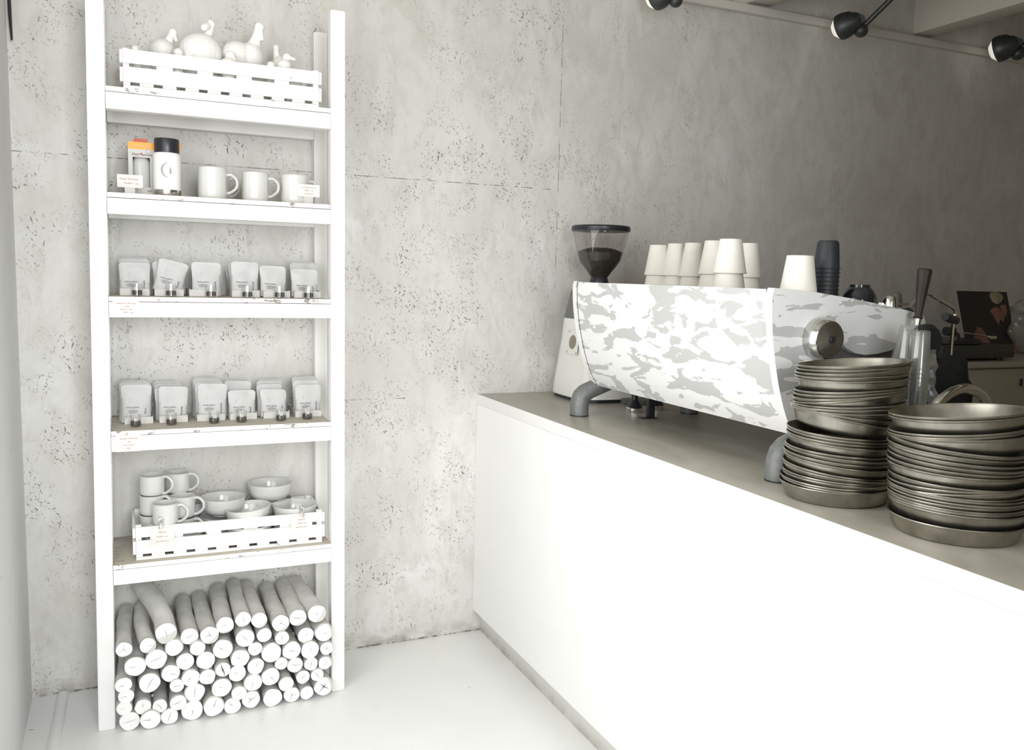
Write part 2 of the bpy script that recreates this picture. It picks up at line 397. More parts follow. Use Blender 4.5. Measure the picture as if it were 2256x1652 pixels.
# ------------------------------------------------------------------ crates
def crate(name, label, x0, x1, y0, y1, z, h):
    t = root(name, label, 'crate', ((x0+x1)/2, (y0+y1)/2, z)); W = (x1-x0)/2; D = (y1-y0)/2; th = .008
    for s, yy in ((0, -D), (1, D-th)):
        obj('bottom_strip', box(-W, W, yy, yy+th, 0, .009, bev=.001), m_crate, t)
        obj('side_slat', box(-W, W, yy, yy+th, .018, .060, bev=.001), m_crate, t)
        obj('side_slat', box(-W, W, yy, yy+th, .070, h, bev=.001), m_crate, t)
    n = 9; step = 2*W/n
    for i in range(n+1):
        xx = -W+i*step; a = max(-W, xx-step*.30); b = min(W, xx+step*.30)
        obj('floor_slat', box(a, b, -D, D, .0095, .0175, bev=.0008), m_crate, t)
    for xx in (-W+.0, W-.016):
        for yy in (-D+th+.0005, D-th-.0165): obj('corner_block', box(xx, xx+.016, yy, yy+.016, .018, h+.004), m_crate, t)
    for i in range(1, 6):
        xx = -W+2*W*(i-.5)/5+2*W*.055*(1 if i % 2 else -.5)
        if i < 5: obj('batten', box(-W+2*W*i/5-.022, -W+2*W*i/5+.022, -D+th+.0005, -D+th+.006, .018, h-.006), m_crate, t)
    for xx in (-W-.0085, W+.0005):
        obj('end_slat', box(xx, xx+.008, -D, D, .018, .058, bev=.001), m_crate, t); obj('end_slat', box(xx, xx+.008, -D, D, .070, h-.002, bev=.001), m_crate, t)
    return t
cA0 = AY(264, 150, -.285).x+.008; cA1 = AY(706, 190, -.285).x-.006
crate('wooden_crate', 'white-painted slatted crate full of duck figures on the top shelf', cA0, cA1, -.290, -.065, ZA, .108)
cE0 = AZ(294, 1237, ZE).x+.008; cE1 = AZ(714, 1192, ZE).x-.008
crate('wooden_crate.001', 'white-painted slatted crate of mugs and bowls on the lowest shelf', cE0, cE1, -.276, -.05, ZE, .102)

# ------------------------------------------------------------------ ducks
zc = ZA+.0180
def ellip(bm, c, r, rot=None):
    m = Matrix.Translation(c) @ (rot.to_matrix().to_4x4() if rot else Matrix()) @ Matrix.Diagonal((*r, 1))
    bmesh.ops.create_uvsphere(bm, u_segments=20, v_segments=12, radius=1, matrix=m)
def limb(bm, pts):
    tube([p for p, _ in pts], [r for _, r in pts], 16, 5, bm=bm)
def plaster_bird(name, label, y, bodies, neck, beak, hump=True):
    """bodies: (px,py,rx px,rz px,depth m,tilt) down from the crate floor; neck: [(px,py,r px,dy)...] last is the head; beak: tip (px,py,r,dy)"""
    bm = bmesh.new(); c0 = AY(bodies[0][0], bodies[0][1], y); m = mpp(c0); O = Vector((c0.x, y, zc))
    for (px, py, rx, rz, d, tl) in bodies:
        c = AY(px, py, y)-O; top = c.z+rz*m; c.z = max(c.z, rz*m+.0005)
        ellip(bm, c, (rx*m, d, rz*m), Matrix.Rotation(tl, 3, 'Y').to_euler() if tl else None)
    c = AY(bodies[0][0], bodies[0][1], y)-O
    ellip(bm, (c.x, 0, max(c.z*.45, .012)), (bodies[0][2]*m*.8, bodies[0][4]*.85, max(c.z*.45, .012)-.0003))
    P = [(AY(a, b, y+dy)-O, r*m) for a, b, r, dy in neck]
    limb(bm, P); hd, hrr = P[-1]
    ellip(bm, hd, (hrr*1.12, hrr*1.12, hrr*1.08))
    if beak:
        t = AY(beak[0], beak[1], y+beak[3])-O; d = t-hd
        limb(bm, [(hd+d*.2, hrr*.72), (hd+d*.6, beak[2]*m*1.15), (t-d*.08, beak[2]*m), (t, beak[2]*m*.6)])
    o = obj(name, bm, m_duck, loc=O, angle=180); md = o.modifiers.new('skin', 'REMESH'); md.mode = 'VOXEL'; md.voxel_size = .0022; md.use_smooth_shade = True
    sm = o.modifiers.new('soft', 'SMOOTH'); sm.factor = .6; sm.iterations = 6
    tag(o, label, 'duck figure', 'plaster ducks in the top crate'); return o
plaster_bird('goose_figurine', 'white goose figure with its head turned right, left of the fat goose', -.13, [(358, 112, 27, 25, .05, .35), (345, 108, 16, 14, .03, 0)], [(362, 108, 15, 0), (370, 95, 11, -.005), (376, 82, 9, -.01), (381, 72, 9, -.015)], (389, 92, 4, -.03))
plaster_bird('goose_figurine', 'big fat white goose figure with its beak tucked down, left of centre', -.185, [(442, 116, 46, 41, .060, 0), (470, 122, 19, 27, .045, 0), (414, 124, 17, 25, .045, 0)], [(450, 92, 14, .0), (457, 80, 10.5, .0), (461, 68, 9.5, -.005), (464, 53, 9.5, -.01)], (447, 62, 7, -.035))
plaster_bird('goose_figurine', 'long-necked white goose figure looking down, right of centre in the crate', -.165, [(522, 124, 34, 32, .055, 0), (552, 126, 29, 31, .05, 0)], [(555, 112, 21, -.005), (562, 95, 14, -.01), (567, 78, 10.5, -.015), (572, 60, 10, -.02)], (578, 90, 4.2, -.035))
plaster_bird('duckling_figurine', 'small white duckling head peeping over the rim at the crate\'s far left', -.12, [(303, 128, 17, 15, .03, 0)], [(302, 120, 8, 0), (298, 108, 8, 0)], None)
plaster_bird('duckling_figurine', 'small round white duckling figure between the two left geese', -.240, [(391, 138, 18, 15, .03, 0)], [(392, 128, 9, 0), (393, 117, 10, 0)], (388, 123, 4, -.018))
plaster_bird('duckling_figurine', 'small white duckling figure looking right between the two big geese', -.240, [(504, 142, 20, 14, .03, 0)], [(505, 134, 10, 0), (508, 123, 10, 0)], (520, 134, 4, -.012))
plaster_bird('duckling_figurine', 'small grey-white duckling crown beside the slim duck', -.20, [(598, 162, 18, 14, .03, 0)], [(598, 155, 9, 0), (597, 145, 9, 0)], None)
plaster_bird('duck_figurine', 'slim upright white duck figure near the crate\'s right end', -.12, [(616, 146, 18, 22, .035, 0)], [(612, 135, 10, 0), (609, 120, 7.5, 0), (608, 105, 6.5, 0)], (611, 114, 3, -.01))
plaster_bird('duckling_figurine', 'small white duckling with its beak pointing right at the crate\'s right end', -.24, [(626, 146, 17, 14, .03, 0)], [(628, 138, 8, 0), (632, 126, 8, 0)], (652, 132, 3.4, -.005))

# ------------------------------------------------------------------ mugs and bowls
def mug_bm(r, h):
    w = .0035
    bm = lathe([(0, 0), (r*.86, 0), (r*.93, .002), (r*.985, .006), (r, .014), (r, h-.002), (r-w*.5, h), (r-w, h-.002), (r-w, .010), (r*.8, .005), (0, .005)], 40)
    return bm
def handle_bm(r, h, sz=1.0):
    y = h*.52; e = .0225*sz
    return sweep([(r-.003, 0, y+.022*sz, .0060, .0052), (r+.012, 0, y+.024*sz, .0060, .0045), (r+e+.003, 0, y+.010*sz, .0060, .0045), (r+e+.002, 0, y-.010*sz, .0060, .0045), (r+.010, 0, y-.024*sz, .0060, .0045), (r-.003, 0, y-.027*sz, .0060, .0052)], (0, 1, 0), 12, 5)
def mug(label, x, y, z, r, h, ang, group, sz=1.0):
    t = root('mug', label, 'mug', (x, y, z), ang, group)
    obj('mug_body', mug_bm(r, h), m_cer, t); obj('handle', handle_bm(r, h, sz), m_cer, t); return t
gB = 'white mugs on the mug shelf'
def mug_px(label, cx, y, wpx, hpx, ang, grp, z):
    p = AY(cx, 420, y); m = mpp(p); return mug(label, p.x, y, z, wpx*m/2, hpx*m, ang, grp, 1.1)
mug_px('large plain white mug nearest the white tumbler', 468.5, -.235, 62, 68, radians(-12), gB, ZB)
mug_px('plain white mug in the middle of the mug shelf row', 563, -.225, 58, 63, radians(-18), gB, ZB)
mug_px('plain white mug behind the right-hand price card', 649, -.225, 60, 62, radians(-2), gB, ZB)
mug_px('white mug mostly hidden behind the largest mug, its handle showing', 476, -.09, 60, 66, radians(-18), gB, ZB)
gE = 'stacked cups in the lower crate'; zE = ZE+.0185
def emug(label, cx, ytop, y, wpx, hpx, ang, z=None):
    p = AY(cx, ytop, y); m = mpp(p); H = hpx*m
    return mug(label, p.x, y, p.z-H if z is None else z, wpx*m/2, H, ang, gE, 1.05), p
emug('grey-white cup on top of the leftmost stack in the lower crate', 335, 1046, -.155, 51, 43, radians(-25))
emug('cup second from the top of the leftmost stack, under the topmost left cup', 335, 1089, -.155, 51, 43, radians(-30))
emug('bottom cup of the leftmost stack, showing above the crate rim', 335, 1132, -.155, 52, 46, radians(40))
emug('cup on top of the second stack, behind the others in the lower crate', 391, 1040, -.105, 49, 44, radians(-12))
emug('cup under the topmost cup of the back stack in the lower crate', 391, 1085, -.105, 49, 44, radians(60))
emug('bottom cup of the back stack in the lower crate', 391, 1130, -.105, 49, 42, radians(60))
emug('cup with its handle to the right, just behind the front cup', 402, 1091, -.175, 53, 46, radians(-20))
emug('lower cup whose handle shows right of the front cup', 402, 1139, -.175, 53, 44, radians(-20))
emug('front cup standing highest at the crate\'s front rim', 364, 1107, -.235, 54, 49, radians(-12))
emug('cup directly under the front cup, only its rim showing', 364, 1158, -.235, 54, 40, radians(150))
def bowl_bm(r, h, b=.5):
    return lathe([(0, 0), (r*b, 0), (r*b, .004), (r*(b+.12), .006), (r*.84, h*.26), (r*.955, h*.55), (r, h-.0015), (r-.0015, h), (r-.004, h-.0015), (r*.925, h*.56), (r*.80, h*.29), (r*.55, h*.13), (0, h*.11)], 48)
gW = 'white bowls in the lower crate'
def bowl(label, cx, ytop, y, wpx, hpx, tilt=(0, 0)):
    p = AY(cx, ytop, y); m = mpp(p); H = hpx*m
    o = obj('bowl', bowl_bm(wpx*m/2, H), m_cer, loc=(p.x, y, p.z-H), rot=(tilt[0], tilt[1], 0)); tag(o, label, 'bowl', gW); return o
bowl('white bowl on top of the left bowl stack, beside the cups', 491, 1093, -.125, 97, 40)
bowl('white bowl under the top one of the left bowl stack', 491, 1133, -.125, 94, 40)
bowl('white bowl at the bottom of the left bowl stack', 491, 1160, -.125, 88, 18)
bowl('highest white bowl in the crate, on the back right stack', 595, 1062, -.095, 95, 40)
bowl('white bowl directly under the highest bowl', 594, 1096, -.095, 96, 40)
bowl('white bowl at the bottom of the back right stack', 594, 1136, -.095, 92, 40)
bowl('tilted white bowl at the crate\'s front, middle', 549, 1114, -.205, 98, 38, (0, radians(-5)))
bowl('white bowl beneath the tilted front bowl', 549, 1152, -.205, 98, 38)
bowl('white bowl at the crate\'s front right corner', 649, 1109, -.195, 96, 42)
bowl('white bowl beneath the front right bowl', 648, 1148, -.195, 94, 38)

# ------------------------------------------------------------------ bottle shelf: boxes, tumbler, price cards
def card(label, x0, x1, y0, y1, Y, lines, stand=True, zbase=None, clip=False, yaw=0, cat='price card'):
    a = AY(x0, y0, Y); b = AY(x1, y1, Y); cx = (a.x+b.x)/2; W = (b.x-a.x)/2; H = abs(a.z-b.z)/2; cz = (a.z+b.z)/2
    t = root('price_card', label, cat, (cx, Y, zbase if zbase is not None else cz-H)); z0 = cz-H-(zbase if zbase is not None else cz-H)
    obj('card', box(-W, W, -.0005, .0005, z0, z0+2*H), m_paper, t)
    for i, (s, sz, fx) in enumerate(lines):
        text(s, sz, m_redink, t, (fx*W, -.0012, z0+2*H*(1-(i+1)/(len(lines)+1))))
    if stand: obj('card_stand', box(-W*.42, W*.42, .001, .012, 0, z0+H*.4, bev=.0008), m_card, t)
    if clip:
        fx = clip; obj('metal_clip', box(fx*W-.006, fx*W+.006, -.004, .0125, z0+2*H-.005, z0+2*H+.03, bev=.0012), m_steel, t)
    return t
card('price card in front of the orange-topped carton', 257.5, 313.5, 383, 415, -.268, [('Klean Kanteen', .0085, -.05), ('¥4,000 + tax', .0075, .15)], True, ZB)
card('price card in front of the right-hand mug', 656, 704, 405, 435, -.268, [('The Original Mug Cup', .0052, 0), ('¥2,000 + tax', .0052, 0), ('※ logo mug cup', .0045, 0)], True, ZB)
card('price card taped on the rail of the upper pouch shelf', 248, 307.5, 661, 695, SY-.0025, [('Specialty Coffee Bag', .0062, 0), ('10 bag', .0055, 0), ('made in Tokyo', .0055, 0), ('¥200 + tax', .0058, .15)], False)
card('price card taped on the rail of the lower pouch shelf', 255, 311.5, 960, 993, SY-.0025, [('Specialty Coffee Bag', .0058, 0), ('1 bag', .005, 0), ('made in Tokyo', .005, 0), ('¥200', .005, 0)], False)
card('price card clipped to the left of the mug crate', 330, 385, 1164, 1199, -.282, [('Mug cup', .0058, 0), ('¥2,500 + tax', .0058, 0), ('logo and plain colour', .0042, 0)], False, clip=-.12)
card('price card clipped to the right of the mug crate', 640, 688, 1138, 1166, -.282, [('Soup bowl', .0055, 0), ('¥2,500 + tax', .0052, 0), ('logo and plain colour', .0042, 0)], False, clip=.05)

def carton(label, x0, x1, ytop, Y, full):
    a = AY(x0, ytop, Y); b = AY(x1, ytop, Y); W = (b.x-a.x)/2; H = a.z-ZB; t = root('carton', label, 'carton', ((a.x+b.x)/2, Y, ZB)); D = .07
    bm = bmesh.new(); wx, z0, z1 = W*.66, H*.17, H*.72
    bx(bm, -W, -wx+.0, 0, .002, 0, H*.87); bx(bm, wx, W, 0, .002, 0, H*.87); bx(bm, -wx, wx, 0, .002, 0, z0); bx(bm, -wx, wx, 0, .002, z1, H*.87)
    bx(bm, -W, -W+.0015, .002, D, 0, H*.87); bx(bm, W-.0015, W, .002, D, 0, H*.87); bx(bm, -W, W, D, D+.0015, 0, H*.87)
    obj('box_panel', bm, m_card, t)
    obj('orange_band', box(-W-.0003, W+.0003, -.0004, D+.002, H*.87, H), m_orange, t)
    obj('hang_tab', box(-W*.55, W*.55, D*.4, D*.4+.0015, H, H+.014), m_red, t)
    bt = obj('boxed_bottle', lathe([(0, 0), (.027, 0), (.0285, .004), (.0285, H*.62), (.02, H*.72), (.02, H*.8), (0, H*.8)], 28), m_cer, t, loc=(0, .036, .001))
    if full:
        text('klean', .0125, m_ink, t, (-W*.42, -.0006, H*.775), sx=.8); text('kanteen', .0125, m_ink, t, (W*.42, -.0006, H*.775), sx=.8)
        obj('printed_mark', lathe([(0, 0), (.0035, 0), (.0035, .0005), (0, .0005)], 10), m_red, t, loc=(0, -.0002, H*.785), rot=(radians(90), 0, 0))
        obj('printed_mark', lathe([(.0055, 0), (.0068, 0), (.0068, .0005), (.0055, .0005)], 24, closed=True), m_ink2, t, loc=(W*.55, -.0006, H*.845), rot=(radians(90), 0, 0))
        text('BPA', .008, m_ink, t, (W*.62, -.0006, H*.10)); text('21oz', .007, m_ink, t, (W*.6, -.0006, H*.035))
        text('INSULATED  12oz', .006, m_card, t, (0, -.0012, H*.93))
    return t
carton('white carton with orange top and a window showing a bottle', 281.5, 339, 311, -.20, True)
carton('orange-topped carton hidden behind the white tumbler', 346, 398, 312, -.145, False)
pt = AY(369, 420, -.25); mt = mpp(pt); t = root('tumbler', 'white travel tumbler with black lid and crescent-and-drop logo', 'tumbler', (pt.x, -.25, ZB))
r = 29*mt; H = (430-307)*mt
obj('steel_base', lathe([(0, 0), (r*.94, 0), (r*.97, .002), (r*.97, H*.105), (0, H*.105)], 40), m_steel, t)
obj('tumbler_body', lathe([(0, H*.105), (r*.985, H*.105), (r, H*.12), (r, H*.70), (r*.96, H*.735), (r*.90, H*.75), (0, H*.75)], 48), m_mwhite, t)
obj('lid', lathe([(0, H*.75), (r*.88, H*.75), (r*.90, H*.77), (r*.90, H*.98), (r*.86, H), (0, H)], 40), m_black, t)
def wrapped(poly, name, mat, rad):
    """flat outline (x along the wall of the cylinder, z up) wrapped round the tumbler front"""
    bm = bmesh.new(); vs = []
    for (x, z) in poly:
        a = -pi/2+x/rad; vs.append(bm.verts.new((rad*cos(a), rad*sin(a), z)))
    n = len(vs)//2
    for i in range(n-1): bm.faces.new([vs[i], vs[i+1], vs[2*n-2-i], vs[2*n-1-i]])
    return obj(name, bm, mat, t, rot=(0, 0, radians(2)))
L = .0215; cz = H*.44; outer = []; inner = []
for i in range(25):
    a = radians(80+205*i/24); k = sin(pi*i/24)
    outer.append((L*cos(a), cz+L*1.02*sin(a))); inner.append(((L-.0055*k)*cos(a)+.0018*k, cz+(L-.0055*k)*sin(a)))
wrapped(outer+inner[::-1], 'printed_logo', m_ink2, r*1.004)
dl = [(.006, cz+.013), (.0045, cz+.006), (.0025, cz-.002), (.002, cz-.006), (.003, cz-.0095), (.006, cz-.011)]; dr = [(.012-x, z) for x, z in dl]
wrapped(dl+dr[::-1], 'printed_logo', m_ink2, r*1.004)

# ------------------------------------------------------------------ trays, pouches, sample jars
def pouch_bm(W, H, T, seed, skew=0, wav=.0022):
    nx, nzz = 12, 16; bm = bmesh.new(); F = []; B = []
    for side in (-1, 1):
        G = []
        for j in range(nzz+1):
            v = j/nzz; row = []
            for i in range(nx+1):
                u = i/nx*2-1
                wv = W*(1-.045*sin(pi*min(v*1.2, 1)))
                x = u*wv/2+skew*v*v
                th = T*(1-v)**.7*max(0, 1-abs(u)**3.2)+.0007
                if v > .88: th = .0009
                z = v*H
                if v > .9 and abs(u) > .8: z -= .006*((abs(u)-.8)/.2)**2*((v-.9)/.1)
                wob = wav*noise.noise(Vector((u*1.3+seed*3.7, v*2.4+seed, seed*.7)))*(.3+v)*1.8
                row.append(bm.verts.new((x, side*th/2+wob-.0*v, z)))
            G.append(row)
        (F if side < 0 else B).extend(G)
    for G, fl in ((F, 0), (B, 1)):
        for j in range(nzz):
            for i in range(nx): bm.faces.new([G[j][i], G[j][i+1], G[j+1][i+1], G[j+1][i]])
    for i in range(nx):
        bm.faces.new([F[0][i], B[0][i], B[0][i+1], F[0][i+1]]); bm.faces.new([F[nzz][i], F[nzz][i+1], B[nzz][i+1], B[nzz][i]])
    for j in range(nzz):
        bm.faces.new([F[j][0], F[j+1][0], B[j+1][0], B[j][0]]); bm.faces.new([F[j][nx], B[j][nx], B[j+1][nx], F[j+1][nx]])
    return bm
def pouch(label, loc, W, H, T, roll, lean, seed, word, grp, printed=True, yaw=0, skew=0):
    o = obj('coffee_pouch', pouch_bm(W, H, T, seed, skew), m_pouch, angle=70)
    o.rotation_mode = 'YXZ'; o.location = loc; o.rotation_euler = (-lean, roll, yaw)
    tag(o, label, 'coffee pouch', grp)
    if printed:
        f = -T*.36-.0028; q = (radians(90), 0, 0)
        text('SINGLE ORIGIN', .0052, m_ink, o, (-W*.12, f, H*.40), q); text('TOKYO', .0038, m_ink2, o, (-W*.12, f, H*.355), q)
        text('COFFEE BEANS\nSPECIALTY', .0046, m_ink, o, (-W*.12, f-.0006, H*.285), q)
        if word: text(word, .0085, m_ink, o, (W*.29, f+.0008, H*.30), (radians(90), radians(-90), 0), sx=1.0)
        bm = bmesh.new(); n = 18; vo = []; vi = []
        for i in range(n+1):
            a = radians(85+200*i/n); k = sin(pi*i/n)
            vo.append(bm.verts.new((.0085*cos(a), 0, .0085*sin(a)))); vi.append(bm.verts.new(((.0085-.0016*k-.0003)*cos(a), 0, (.0085-.0016*k-.0003)*sin(a))))
        for i in range(n): bm.faces.new([vo[i], vo[i+1], vi[i+1], vi[i]])
        obj('printed_logo', bm, m_faint, o, loc=(-W*.14, -T*.24-.0030, H*.60))
    return o
m_faint = simple('faint_grey_print', (.50, .50, .49), .6)
def tray(label, x0, x1, Yf, z, depth=.15):
    a = AY(x0, 900, Yf).x; b = AY(x1, 900, Yf).x; W = (b-a)/2; t = root('cardboard_tray', label, 'tray', ((a+b)/2, Yf+depth/2, z)); D = depth/2
    bm = bmesh.new(); bx(bm, -W, W, -D, -D+.0015, 0, .021); bx(bm, -W, W, D-.0015, D, 0, .026); bx(bm, -W, -W+.0015, -D+.0015, D-.0015, 0, .023); bx(bm, W-.0015, W, -D+.0015, D-.0015, 0, .023)
    bx(bm, -W+.0015, W-.0015, -D+.0015, D-.0015, 0, .0015); obj('tray_body', bm, m_card, t)
    bm = bmesh.new()
    for s in (-1, 1): bx(bm, s*W-(.006 if s > 0 else 0), s*W+(.006 if s < 0 else 0), -D-.0004, -D, .0175, .0183)
    obj('slot_line', bm, m_ink2, t)
    return (a+b)/2, W
def jar(label, px, py, Y, z, red, seed):
    p = AY(px, py, Y); r = 11.8*mpp(p); h = .037
    t = root('glass_jar', label, 'sample jar', (p.x, Y, z), group=None)
    obj('glass_wall', lathe([(0, 0), (r*.95, 0), (r, .001), (r, h), (r-.0012, h), (r-.0012, .003), (0, .003)], 28), m_glass, t)
    bm = lathe([(0, .0035), (r-.002, .0035), (r-.002, .0160), (r*.6, .0170), (0, .0175)], 24)
    for v in bm.verts: v.co += Vector((0, 0, .0014*noise.noise(v.co*420+Vector((seed, 0, 0))))) if v.co.z > .012 else Vector()
    tag_ = obj('coffee_beans', bm, m_bean_r if red else m_bean, t); tag_['kind'] = 'stuff'
    obj('paper_tag', box(-.0045, .0045, -.0003, .0003, .014, .026), m_card, t, loc=(R.uniform(-.002, .002), -r*.55, 0), rot=(0, radians(R.uniform(-5, 5)), 0))
m_bean_r = simple('brown_roasted_beans', (.055, .024, .018), .45, var=.5, scale=300, bmp=.8)
POS = ['leftmost tray', 'second tray from the left', 'third tray from the left', 'third tray from the right', 'second tray from the right', 'rightmost tray']
def shelf_pouches(sname, z, Yf, spec, jars, dep):
    for i, (x0, x1, tops) in enumerate(spec):
        cx, W = tray('white cardboard tray of coffee pouches, %s on the %s' % (POS[i].replace(' tray', ''), sname), x0, x1, Yf, z, dep)
        n = len(tops)
        for j, (tx, ty, roll, w, word, skew) in enumerate(tops):
            Y = Yf+.020+j*(dep-.045)/max(n-1, 1)*.95 if n > 1 else Yf+.02
            lean = radians(5+1.2*j)
            p = AY(tx, ty, Y+.012); H = (p.z-z-.002)/cos(lean)/cos(roll)
            H = max(H, .09); T = min(.020, (dep-.03)/n*1.0)
            zb = z+.002 + (W*abs(sin(roll)) if abs(roll) > .15 else 0)
            lab = ('front pouch of the %s, %s' if j == 0 else ORD[j+1]+' pouch from front, %s, %s') % (POS[i].replace('from the', 'from'), sname)
            wd = w*mpp(p); bxp = p.x-sin(roll)*H-skew if True else cx
            pouch('white '+lab, (bxp, Y, zb), wd, H-(.012 if abs(roll) > .15 else 0), T, roll, lean, i*5.3+j*1.7+(0 if z > 1.2 else 40), word, 'coffee pouches on the '+sname, j == 0, skew=skew)
    for i, (px, py, Y, red) in enumerate(jars):
        jar('small glass bean jar before the %s, %s' % (POS[i].replace('from the', 'from'), sname), px, py, Y, z, red, i)
specC = [(270.6, 334.5, [(296, 578.6, 0, 63, 'Ethiopia', 0), (296, 571, 0, 62, '', 0), (294, 568, 0, 62, '', 0), (291, 571, 0, 60, '', 0)]),
         (345.8, 409, [(386, 574, .235, 61, 'Kenya', 0), (366, 576, -.03, 58, '', 0), (372, 570, -.05, 60, '', 0), (378, 572, .03, 60, '', 0)]),
         (421, 483, [(454, 578, .015, 61, 'Rwanda', 0), (458, 586, .04, 60, '', 0), (452, 584, .0, 60, '', 0)]),
         (514, 574, [(539, 577, .02, 58, 'Burundi', 0), (531, 579, -.05, 56, '', 0), (523, 583, -.10, 54, '', 0)]),
         (582, 640, [(600, 586, .03, 56, '', -.003), (602, 589, -.02, 55, '', 0)]),
         (649, 706, [(669, 599, .02, 58, 'Brazil', -.002), (667, 580, 0, 57, '', 0), (667, 577, .01, 57, '', 0)])]
specD = [(274, 337, [(300, 847, .01, 62, 'Peru', 0), (297, 843, .02, 62, '', 0), (296, 840, .0, 62, '', 0), (294, 838, 0, 60, '', 0), (293, 837, 0, 60, '', 0)]),
         (351, 413.5, [(382, 851, .04, 60, 'Rwanda', 0), (372, 853, -.02, 60, '', 0), (370, 845, .0, 58, '', 0), (368, 840, .02, 57, '', 0)]),
         (434, 495.5, [(468, 845, .03, 61, 'Guatemala', 0), (462, 843, .02, 60, '', 0), (460, 840, .01, 60, '', 0), (457, 835, .03, 60, '', 0), (456, 832, .03, 60, '', 0)]),
         (507, 566, [(532, 860, .0, 58, 'Brazil', 0), (524, 839, .03, 56, '', 0), (521, 837, .02, 56, '', 0)]),
         (581, 638, [(601, 862, .04, 56, 'Kenya', -.004), (593, 846, .0, 55, '', 0), (594, 839, .02, 55, '', 0), (598, 835, .0, 57, '', 0)]),
         (651, 708, [(678, 847, .01, 56, 'Colombia', 0), (674, 838, .0, 56, '', 0), (672, 835, .0, 56, '', 0), (671, 831, .01, 54, '', 0), (670, 829, .0, 52, '', 0)])]
shelf_pouches('upper pouch shelf', ZC, -.215, specC, [(302, 652, -.245, 0), (377, 652, -.243, 0), (465, 653, -.245, 1), (545, 654, -.245, 0), (616, 655, -.245, 0), (680, 655, -.245, 0)], .15)
shelf_pouches('lower pouch shelf', ZD, -.19, specD, [(299, 941, -.235, 0), (378, 937, -.23, 1), (472, 935, -.235, 0), (532, 931, -.235, 1), (619, 928, -.24, 0), (677, 924, -.228, 0)], .14)

# ------------------------------------------------------------------ logs under the lowest shelf
LOG = """1 273 1431 17.2 1|2 326 1422 17.5 1|3 366.3 1394.5 23 1|5 418 1402 18.8 1|6 461.7 1399 20 1|31 496 1377 19 1|32 535.7 1364 17.2 1|33 571.3 1366 17.6 1|34 618.5 1372.7 19 1|35 656.3 1360.6 19 1|36 698 1352 20 1
7 297.7 1468 22.2 2|8 344.5 1452 22.5 2|4 383.7 1426.5 18.8 2|9 435.5 1427.7 16.5 2|42 491 1430 22 2|37 540.5 1405.4 20.4 2|38 582.4 1399 16.3 2|39 621.6 1405.4 15.5 2|40 674.2 1399.3 18 2|41 714 1393.5 20 2
16 272 1509.5 17.5 3|13 330 1504 22.5 3|12 376 1483 19.5 3|10 408 1456.8 19 3|11 453.7 1455 20 3|48 529 1450.6 20.3 3|43 562.3 1429 15.6 3|44 598 1438 21.8 3|45 642.7 1433 20.2 3|46 683.4 1431.3 20.3 3|47 720 1428 14.9 3
17 278 1534 16.8 4|18 389.5 1510.5 15.2 4|14 420 1493 19.5 4|15 457.3 1491 17.4 4|54 490.8 1475 16.5 4|55 523 1483.3 18.9 4|49 563.5 1467.6 18.6 4|50 620 1461.5 14.5 4|51 650.7 1464.7 17.2 4|52 685.3 1462.3 15.2 4|53 716.3 1460 15.3 4
20 274 1560 16.6 5|21 315 1556.8 17.6 5|22 352.5 1555 15.5 5|23 392.4 1547.6 17.8 5|19 428.7 1525 21.4 5|24 488.5 1514.5 21.5 5|62 526.5 1527 16 5|60 557.5 1503.4 19.8 5|56 596.2 1490.6 19.6 5|61 630.6 1506.8 16.4 5|57 667.7 1491.3 15.2 5|58 699 1486.5 14.2 5
25 285.4 1594 21.2 6|26 332 1585 21.5 6|27 373.5 1580.3 18.6 6|28 424 1568 23.2 6|29 471 1556 22.3 6|66 512 1554.8 18.4 6|67 553 1540.2 19.8 6|68 600.6 1537.8 21 6|69 642.7 1534.2 17.3 6|63 675.6 1526.2 15.2 6|64 713 1511.7 21 6"""
ROWN = {1: 'top row', 2: 'second row from top', 3: 'third row from top', 4: 'third row from bottom', 5: 'second row from bottom', 6: 'bottom row'}
